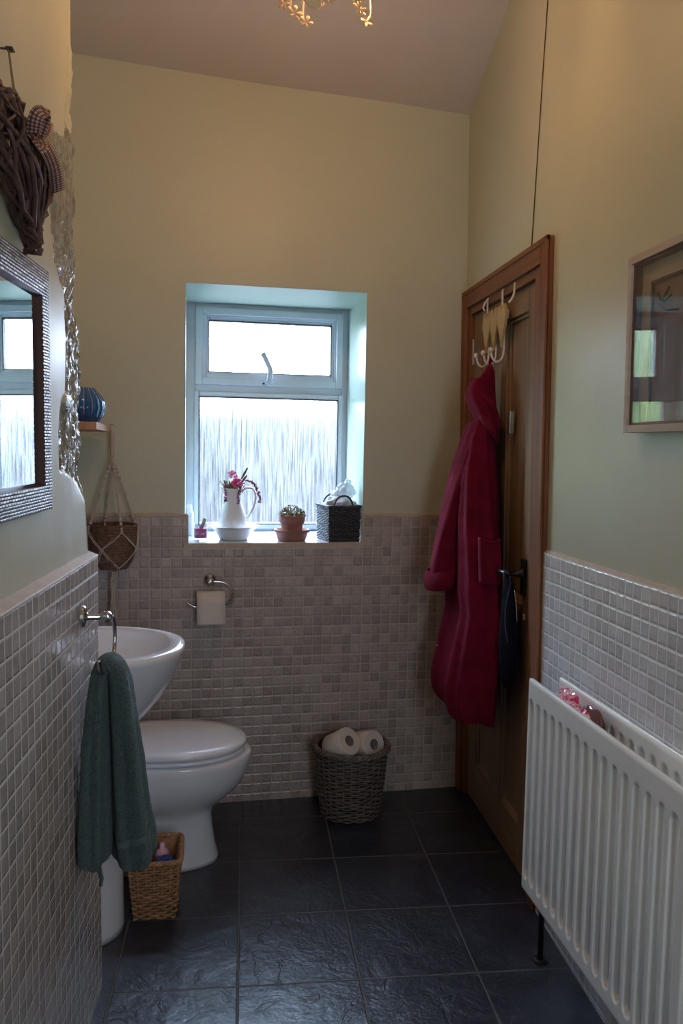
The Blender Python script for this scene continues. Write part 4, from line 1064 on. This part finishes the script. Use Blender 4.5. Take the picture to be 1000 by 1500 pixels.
# ------------------------------------------------------------------ jug, bowl and flowers on the sill
JX = Vector(FW(-.028, .110, ZS))
bw = thing('washbowl', JX, 'white porcelain washbowl under the flower jug on the window sill', 'bowl')
mb = MB(); n = 96
R = []
for (r, z) in ((.001,.002),(.056,.0),(.060,.004),(.064,.012),(.075,.030),(.086,.046),(.096,.053),(.105,.056),(.103,.058),(.092,.055),(.081,.045),(.070,.028),(.058,.012),(.001,.010)):
    R.append([(r*math.cos(2*PI*k/n)*(1+(.045*math.cos(8*2*PI*k/n) if r > .094 else 0)), r*math.sin(2*PI*k/n)*(1+(.045*math.cos(8*2*PI*k/n) if r > .094 else 0)), z) for k in range(n)])
mb.rings(R); mb.build('bowl_body', 'white_porcelain', bw, smooth=True)
jug = thing('jug', JX + Vector((-.004,0,.0125)), 'tall white porcelain jug of pink flowers on the window sill', 'jug')
mb = MB(); n = 48; R = []
jp = [(.001,0),(.036,0),(.040,.004),(.049,.028),(.0515,.046),(.049,.072),(.042,.100),(.033,.130),(.0285,.150),(.0275,.165),(.031,.185),(.036,.198),(.034,.199),(.029,.186),(.024,.165),(.026,.150),(.030,.130),(.001,.125)]
for (r, z) in jp:
    ring = []; r *= 1.14
    for k in range(n):
        a = 2*PI*k/n; c, s = math.cos(a), math.sin(a); sp_ = max(0, (z-.165)/.034)
        ex = sp_*.014*max(0, -c)**6; ring.append(((r+ex)*c, r*s*(1-.12*sp_), z + sp_*.008*max(0, -c)**4))
    R.append(ring)
mb.rings(R); mb.build('jug_body', 'white_porcelain', jug, smooth=True)
mb = MB(); mb.tube(smooth_pts([(.031,0,.178),(.052,0,.200),(.080,0,.196),(.091,0,.165),(.084,0,.125),(.067,0,.090),(.052,0,.072)], 5), .0055, 10, flat=1.3); mb.build('handle', 'white_porcelain', jug, smooth=True)
FL = JX + Vector((-.004,0,.20))
def stemtube(mb, pts, r=.0012): mb.tube(smooth_pts(pts, 4), r, 6)
def flower_thing(name, label, cat, parts, group=None):
    t = thing(name, FL, label, cat)
    if group: t['group'] = group
    for nm, mat, mb in parts: mb.build(nm, mat, t, smooth=True)
    return t
def carnation(c, r, seed):
    mb = MB(); rr = random.Random(seed)
    for k in range(46):
        a = rr.uniform(0, 2*PI); e = rr.uniform(-.5, 1.4); d = Vector((math.cos(a)*math.cos(e), math.sin(a)*math.cos(e), math.sin(e)))
        p = Vector(c) + d*r*rr.uniform(.5, .95); s1 = d.orthogonal().normalized(); s2 = d.cross(s1); w_ = r*.42
        pts = [p - d*r*.45]
        for q in range(5):
            b = lerp(-1, 1, q/4); pts.append(p + s1*w_*b + s2*w_*rr.uniform(-.35, .35) + d*r*(.15+.12*rr.random()))
        mb.add(pts, [(0,1,2),(0,2,3),(0,3,4),(0,4,5)])
    return mb
mb1 = MB(); stemtube(mb1, [(0,0,-.06),(.0,-.004,0),(.006,-.006,.04)], .0018)
flower_thing('carnation', 'bright pink carnation, the lower of the two pink blooms in the white jug', 'flower', [('stem','green_stem',mb1), ('petals','flower_pink',carnation((.014,-.020,.028), .023, 1))])
mb1 = MB(); stemtube(mb1, [(.0,.01,-.06),(.002,.008,.0),(.0,.004,.05)], .0018)
flower_thing('carnation', 'paler pink carnation, the upper of the two pink blooms in the white jug', 'flower', [('stem','green_stem',mb1), ('petals','flower_pale_pink',carnation((-.002,.004,.062), .020, 2))])
def sprig(path, n, r, seed, size=.0040, flat_=1):
    P = smooth_pts(path, 6); mb = MB(); rr = random.Random(seed); m_ = len(P)
    for k in range(n):
        f_ = lerp(.42, 1, k/(n-1))*(m_-1); i = int(f_); i = min(i, m_-2); p = P[i].lerp(P[i+1], f_-i)
        a = rr.uniform(0, 2*PI); mb.sphere((p.x+r*math.cos(a), p.y+r*math.sin(a), p.z+rr.uniform(-.002,.002)), size*rr.uniform(.7,1.2), 6, (1,1,1.3))
    st = MB(); st.tube(P, .0011, 5); return st, mb
sprigs = [([(.01,0,-.04),(.024,-.01,.02),(.052,-.01,.045),(.086,-.01,.030),(.102,-.01,-.005),(.109,-.01,-.045)], 56, .005, 'drooping mauve sprig arching over the right side of the jug handle'),
          ([(-.005,-.005,-.04),(-.015,-.012,.02),(-.030,-.018,.025),(-.033,-.026,-.005),(-.030,-.03,-.042)], 34, .005, 'drooping mauve sprig hanging over the left front of the jug'),
          ([(.010,-.005,-.04),(.018,-.018,.01),(.028,-.024,.018),(.024,-.036,-.01),(.018,-.044,-.05)], 34, .0045, 'drooping mauve sprig hanging down the front of the jug')]
for k, (p, n_, r_, lab) in enumerate(sprigs):
    st, bl = sprig(p, n_, r_, 10+k); flower_thing('heather_sprig', lab, 'flower', [('stem','green_stem',st), ('blossom','lavender',bl)], 'mauve sprigs in the jug')
cl_m = MB(); st_m = MB()
rr = random.Random(5)
for k in range(70):
    cl_m.sphere((rr.uniform(-.012,.045), rr.uniform(-.02,.015), rr.uniform(.0,.034)), .0035*rr.uniform(.6,1.2), 6)
for k in range(10): stemtube(st_m, [(rr.uniform(-.012,.012),rr.uniform(-.01,.01),-.05),(rr.uniform(-.012,.02),-.008,.0),(rr.uniform(-.01,.04),-.01,.03)])
flower_thing('heather_cluster', 'dense mauve filler blossom around the pink blooms', 'flower', [('stem','green_stem',st_m), ('blossom','lavender',cl_m)])
for k, (b, lab) in enumerate((((.058,.0,.098), 'taller slim brown flower spike leaning right from the jug'), ((.056,-.004,.066), 'shorter slim brown flower spike leaning right from the jug'))):
    mb1 = MB(); stemtube(mb1, [(0,0,-.04),(.018,0,.018),(b[0]*.6,b[1],b[2]*.55)]); mb2 = MB()
    mb2.tube([(lerp(b[0]*.55,b[0],t), b[1], lerp(b[2]*.5,b[2],t)) for t in (0,.1,.5,.9,1)], [.002,.0042,.0048,.004,.002], 8)
    flower_thing('flower_spike', lab, 'flower', [('stem','green_stem',mb1), ('spike','lavender_brown',mb2)])
mb1 = MB(); mb2 = MB()
for k in range(9):
    p = (-.020-.0045*k, .0+rr.uniform(-.01,.01), .012+.003*k+rr.uniform(-.008,.010)); stemtube(mb1, [(-.005,0,-.05),(-.012,0,.0),p], .0009)
    for q in range(3): mb2.sphere((p[0]+rr.uniform(-.004,.004), p[1], p[2]+rr.uniform(-.005,.006)), .0026, 6)
flower_thing('foliage_sprig', 'pale silvery-green filler sprigs at the left of the jug', 'foliage', [('stem','green_stem',mb1), ('leaves','pale_leaf',mb2)])
mb2 = MB()
for k in range(12):
    x0 = rr.uniform(-.02,.014); dx_ = rr.uniform(-.03,.012); p0 = Vector((x0*.6,rr.uniform(-.012,.01),-.03)); p1 = p0 + Vector((dx_*.3+x0*.4,0,.035)); p2 = p0 + Vector((dx_+x0*.3,0,.06+rr.uniform(0,.02)))
    P = smooth_pts([p0,p1,p2], 4); mb2.tube(P, [.0012+.0035*math.sin(PI*i/(len(P)-1)) for i in range(len(P))], 6, flat=.35)
flower_thing('foliage_leaf', 'narrow green leaves standing in the neck of the jug', 'foliage', [('leaves','green_stem',mb2)])

# terracotta pot
TP = Vector(FW(.207, .068, ZS))
sc_ = thing('plant_saucer', TP, 'deep terracotta saucer under the small plant pot on the window sill', 'saucer')
mb = MB(); mb.lathe([(.001,0),(.055,0),(.058,.003),(.067,.034),(.073,.036),(.074,.046),(.068,.047),(.063,.038),(.054,.010),(.001,.010)], (0,0,0), 48); mb.build('saucer_body', 'terracotta', sc_, smooth=True, bevel=.001)
pt = thing('plant_pot', TP + Vector((0,0,.0105)), 'small terracotta pot with a bushy green-gold succulent on the window sill', 'potted plant')
mb = MB(); mb.lathe([(.001,0),(.036,0),(.038,.003),(.046,.060),(.0525,.062),(.0545,.094),(.050,.095),(.047,.064),(.044,.062),(.001,.062)], (0,0,0), 48); mb.build('pot', 'terracotta', pt, smooth=True, bevel=.001)
mb = MB(); mb.lathe([(.001,.078),(.046,.080),(.046,.070),(.001,.070)], (0,0,0), 24); mb.build('soil', 'soil', pt)
mb = MB(); rr = random.Random(11)
for k in range(420):
    a = rr.uniform(0, 2*PI); e = rr.random()**.5; h_ = rr.random()
    q = Vector((math.cos(a)*e*.060*(1-.25*h_), math.sin(a)*e*.056*(1-.2*h_), .088+ (.046*h_)*(1-.55*e*e) ))
    d = Vector((math.cos(a)*.8+rr.uniform(-.5,.5), math.sin(a)*.8+rr.uniform(-.5,.5), rr.uniform(.1,1.3))).normalized(); s1 = d.orthogonal().normalized(); s2 = d.cross(s1); L = rr.uniform(.006,.011); W = L*.38
    an = rr.uniform(0, PI); s_ = s1*math.cos(an)+s2*math.sin(an); n2 = d.cross(s_)*W*.3
    mb.add([q, q+d*L*.5+s_*W, q+d*L, q+d*L*.5-s_*W, q+d*L*.5+n2], [(0,1,4),(1,2,4),(2,3,4),(3,0,4)])
o = mb.build('foliage', 'sedum_leaf', pt)

# candle jar with pink label
cj = thing('candle_jar', FW(-.165, .075, ZS), 'small glass jar with a pink filling at the left end of the window sill', 'candle')
def lathe_sq(mb, prof, n=40, e=.55):
    R = []
    for r, z in prof:
        R.append([(r*math.copysign(abs(math.cos(2*PI*k/n))**e, math.cos(2*PI*k/n)), r*math.copysign(abs(math.sin(2*PI*k/n))**e, math.sin(2*PI*k/n)), z) for k in range(n)])
    mb.rings(R, False, False)
mb = MB(); lathe_sq(mb, [(.001,0),(.026,0),(.028,.002),(.030,.066),(.0282,.066),(.0262,.012),(.001,.012)]); mb.build('glass', 'clear_glass', cj, smooth=True)
mb = MB(); lathe_sq(mb, [(.001,.0125),(.0255,.0125),(.0270,.050),(.001,.050)]); cw = mb.build('wax', 'candle_pink', cj, smooth=True)
mb = MB(); mb.tube([(-.012,-.0275,.028),(-.006,-.0275,.034),(.0,-.0275,.024),(.006,-.0275,.032),(.013,-.0275,.026)], .0012, 5); mb.build('label_scribble', 'label_white', cw)
tr2 = MB(); tr2.tube([(.0,.0,0),(.014,0,.036)], .0085, 12); tr2.sphere((.014,0,.037), .0085, 10)
o = tr2.build('pumice_stick', 'candle_grey', smooth=True); o.location = FW(-.163, .075, ZS+.048); tag(o, 'grey rounded stick leaning in the pink glass jar', 'brush')
tr2 = MB(); tr2.lathe([(.001,0),(.016,0),(.017,.01),(.015,.07),(.009,.085),(.009,.10),(.001,.102)], (0,0,0), 20); o = tr2.build('clear_bottle', 'clear_glass', smooth=True); o.location = FW(-.200,.20,ZS); tag(o, 'clear little bottle behind the pink jar in the window corner', 'bottle')
tr2 = MB(); tr2.lathe([(.001,0),(.02,0),(.021,.03),(.018,.10),(.010,.115),(.010,.13),(.001,.131)], (0,0,0), 20); o = tr2.build('white_bottle', 'white_porcelain', smooth=True); o.location = FW(-.207,.26,ZS); tag(o, 'white bottle in the far left corner of the window sill', 'bottle')

# ------------------------------------------------------------------ shelf, blue vase and macrame planter in the recess
mb = MB(); mb.box(-.70, -.62, 1.497, -.500, .075, 1.520, fn=lambda x, y, z: (x + (.10*(.075-y) if x > -.6 else 0), y, z)); tag(mb.build('wall_shelf', 'shelf_wood', bevel=.002, kind=None), 'short pine shelf on the recess wall holding the blue glass vase', 'shelf')
vs = thing('glass_vase', (-.556,-.15,1.521), 'round blue glass vase with gilded ribs on the pine shelf', 'vase')
def ribr(z): return interp([(0,.036),(.008,.046),(.03,.064),(.055,.072),(.08,.068),(.10,.056),(.118,.040),(.125,.036)], z)
mb = MB(); n = 96; R = []
for i in range(26):
    z = .125*i/25
    R.append([(ribr(z)*(1+.05*abs(math.cos(8*a)))*math.cos(a), ribr(z)*(1+.05*abs(math.cos(8*a)))*math.sin(a), z) for a in [2*PI*k/n for k in range(n)]])
mb.rings(R, True, False); mb.build('vase_body', 'blue_glass', vs, smooth=True, solid=.003)
mb = MB()
for k in range(16):
    a = 2*PI*(k+.5)/16
    mb.tube([(ribr(.125*i/14)*1.01*math.cos(a), ribr(.125*i/14)*1.01*math.sin(a), .125*i/14) for i in range(3, 15)], .0019, 5)
mb.tube([(.0365*math.cos(2*PI*k/32), .0365*math.sin(2*PI*k/32), .125) for k in range(32)], .0015, 6, closed=True)
mb.build('gilded_ribs', 'gold_edge', vs, smooth=True)

mc = thing('macrame_hanger', (-.487,.032,1.50), 'cream macrame plant hanger hanging from the end of the pine shelf', 'plant hanger')
ML_ = Vector(mc.location)
mb = MB(); mb.tube([(.012*math.cos(2*PI*k/20), 0, .014+.012*math.sin(2*PI*k/20)) for k in range(20)], .0018, 6, closed=True); mb.build('metal_ring', 'silver_metal', mc, smooth=True)
def rope(mb, pts, r=.0026, tw_=30, strands=2):
    P = smooth_pts(pts, 12)
    for s_ in range(strands):
        Q = []; L = 0
        for i, p in enumerate(P):
            if i: L += (P[i]-P[i-1]).length
            a = L*tw_*2*PI/1.0*.9 + s_*2*PI/strands
            Q.append(p + Vector((math.cos(a), math.sin(a), 0))*r*.75)
        mb.tube(Q, r, 6)
mb = MB()
R = [[(.0085*math.cos(a)*(1+.12*math.sin(z_*900)), .0085*math.sin(a)*(1+.12*math.sin(z_*900)), z_) for a in [2*PI*k/14 for k in range(14)]] for z_ in [.006-.0022*i for i in range(46)]]
mb.rings(R); mb.build('wrapped_neck', 'macrame', mc, smooth=True)
PC = Vector((-.483,.030,1.00)) - ML_
rimr, rimz, botz, botr, midr, midz = .094, 1.130-1.50, .985-1.50, .058, .088, 1.062-1.50
angs = [math.radians(q) for q in (-62, -152, 118, 28)]
mb = MB()
for a in angs:
    e = Vector((rimr*math.cos(a), rimr*math.sin(a)*.9, rimz)); top = Vector((0,0,-.095))
    mids = [top, top.lerp(e, .18)+Vector((0,0,-.004)), top.lerp(e, .5), top.lerp(e, .8), e]
    rope(mb, mids, .0026, 34)
    for f_ in (.15, .2, .28, .52, .84, .9, .95): 
        q = top.lerp(e, f_); mb.sphere(q, .0065, 8, (1,1,1.35))
mb.build('hanging_cords', 'macrame', mc, smooth=True)
mb = MB()
for k in range(4):
    a0, a1 = angs[k], angs[(k-1) % 4]; 
    if k == 0: a1 = angs[3]
    am = angs[k]; nxt = angs[k]-PI/2
    for sgn in (-1, 1):
        e = Vector((rimr*math.cos(am), rimr*math.sin(am)*.9, rimz)); am2 = am + sgn*PI/4
        mi_ = Vector((.093*math.cos(am2), .093*math.sin(am2)*.9, midz)); am3 = am + sgn*PI/2
        bo_ = Vector((.060*math.cos(am3), .060*math.sin(am3)*.9, botz+.004)); ce = Vector((0,0,botz-.012))
        for dd in (-.0035, .0035):
            off = Vector((-math.sin(am2), math.cos(am2), 0))*dd
            mb.tube(smooth_pts([e+off, e.lerp(mi_, .5)*1.0+Vector((.006*math.cos(am),.006*math.sin(am),0))+off, mi_+off, mi_.lerp(bo_, .5)+Vector((.008*math.cos(am2),.008*math.sin(am2),0))+off, bo_+off, ce], 5), .0017, 6)
mb.build('net_cords', 'macrame', mc, smooth=True)
mb = MB()
for k in range(9):
    a = 2*PI*k/9; r_ = .008
    rope(mb, [(0,0,botz-.010), (r_*math.cos(a), r_*math.sin(a), botz-.05), (.7*r_*math.cos(a+1), .7*r_*math.sin(a+1), botz-.11), (r_*1.5*math.cos(a+1.5), r_*1.5*math.sin(a+1.5), botz-.19-.01*(k % 3))], .0022, 20, 2)
mb.build('tassel', 'macrame', mc, smooth=True)
pb = thing('seagrass_bowl', ML_ + Vector((0,0,botz)), 'round brown seagrass bowl held in the macrame hanger', 'plant basket')
mb = MB()
for i in range(21):
    z = .008*i+.004; f_ = i/20; r_ = interp([(0,.052),(.25,.072),(.6,.083),(1,.086)], f_)
    mb.tube([((r_+.0012*math.sin(k*1.9+i))*math.cos(2*PI*k/60), (r_+.0012*math.sin(k*1.9+i))*math.sin(2*PI*k/60)*.95, z+.001*math.sin(k*1.3+i)) for k in range(60)], .0050, 6, closed=True)
mb.build('coiled_side', 'seagrass', pb, smooth=True)
mb = MB(); mb.lathe([(.001,.002),(.050,.002),(.070,.03),(.082,.155),(.080,.155),(.066,.03),(.048,.006),(.001,.006)], (0,0,0), 32); mb.build('lining', 'seagrass', pb)

# ------------------------------------------------------------------ ceiling light with flower sprays
LC = Vector((.20, -1.02, 2.645))
cl_ = thing('ceiling_light', (LC.x, LC.y, ceilz(LC.x, LC.y)), 'warm ceiling light with curled flower sprays hanging at the top edge', 'ceiling light')
CLV = Vector(cl_.location)
def cpart(mb, name, mat, par=cl_, **k):
    o = mb.build(name, mat, None, loc=CLV, **k); o.location = (0,0,0); o.parent = par; return o
mb = MB(); mb.lathe([(.001,0),(.06,0),(.058,-.012),(.03,-.02),(.012,-.025),(.001,-.026)], tuple(CLV), 32); mb.tube([CLV+Vector((0,0,-.02)), LC+Vector((0,0,.04))], .006, 10); mb.sphere(LC+Vector((0,0,.02)), .03, 16); cpart(mb, 'stem', 'shade_cream', smooth=True)
def petal_flower(mb, c, nrm, r, n=5, tw_=0):
    c = Vector(c); nrm = Vector(nrm).normalized(); s1 = nrm.orthogonal().normalized(); s2 = nrm.cross(s1)
    for k in range(n):
        a = 2*PI*k/n+tw_; d = s1*math.cos(a)+s2*math.sin(a); s_ = nrm.cross(d)
        P = [c, c+d*r*.5+s_*r*.20+nrm*r*.1, c+d*r*.85+s_*r*.24+nrm*r*.16, c+d*r+nrm*r*.2, c+d*r*.85-s_*r*.24+nrm*r*.16, c+d*r*.5-s_*r*.20+nrm*r*.1]
        Q = [p+nrm*r*.06 for p in P]; mb.rings([P, Q])
arms = [((-.085,-.01), 0), ((.075,.03), 1), ((-.02,.07), 2)]
for k, ((ax, ay), s_) in enumerate(arms):
    b = LC + Vector((ax, ay, -.03))
    mb = MB(); mb.tube(smooth_pts([LC+Vector((0,0,.02)), LC+Vector((ax*.5,ay*.5,.06)), LC+Vector((ax,ay,.04)), b+Vector((0,0,.015))], 5), .004, 8); arm = cpart(mb, 'arm', 'shade_cream', smooth=True)
    mb = MB(); mb.sphere(b, .019, 16, (1,1,1.25)); o = cpart(mb, 'bulb', 'bulb_glow', smooth=True); o.parent = arm
flw = [((-.088,-.07,-.165), (.3,-1,.2), .020), ((-.060,-.06,-.178), (.2,-1,.3), .018), ((-.045,-.10,-.125), (.1,-1,-.4), .030), ((-.012,-.09,-.135), (-.3,-1,.0), .024), ((.068,-.06,-.140), (.6,-1,.3), .022), ((.062,-.075,-.125), (.3,-1,.3), .018), ((-.11,-.04,-.13), (-.4,-1,0), .016), ((.10,.05,-.11), (.5,-1,.2), .02)]
for k, (c, nn, r_) in enumerate(flw):
    c = LC + Vector(c); mb = MB()
    mb.tube(smooth_pts([LC+Vector((0,0,.015)), LC+Vector(((c-LC).x*.9, (c-LC).y*.8, .0)), lerp(c, LC, .25)+Vector(((c-LC).x*.35,0,-.01)), c], 6), .0022, 6); sp_ = cpart(mb, 'spray', 'shade_cream', smooth=True)
    mb = MB(); petal_flower(mb, c, nn, r_, 5, k); o = cpart(mb, 'flower', 'shade_cream', smooth=True); o.parent = sp_
mb = MB(); P = smooth_pts([LC+Vector((-.085,-.08,-.06)), LC+Vector((-.070,-.09,-.105)), LC+Vector((-.045,-.095,-.145)), LC+Vector((-.030,-.095,-.160))], 5)
mb.tube(P, [.004+.017*math.sin(PI*min(1, i/(len(P)-1)*.97)) for i in range(len(P))], 12, flat=.25); cpart(mb, 'leaf', 'shade_cream', smooth=True)
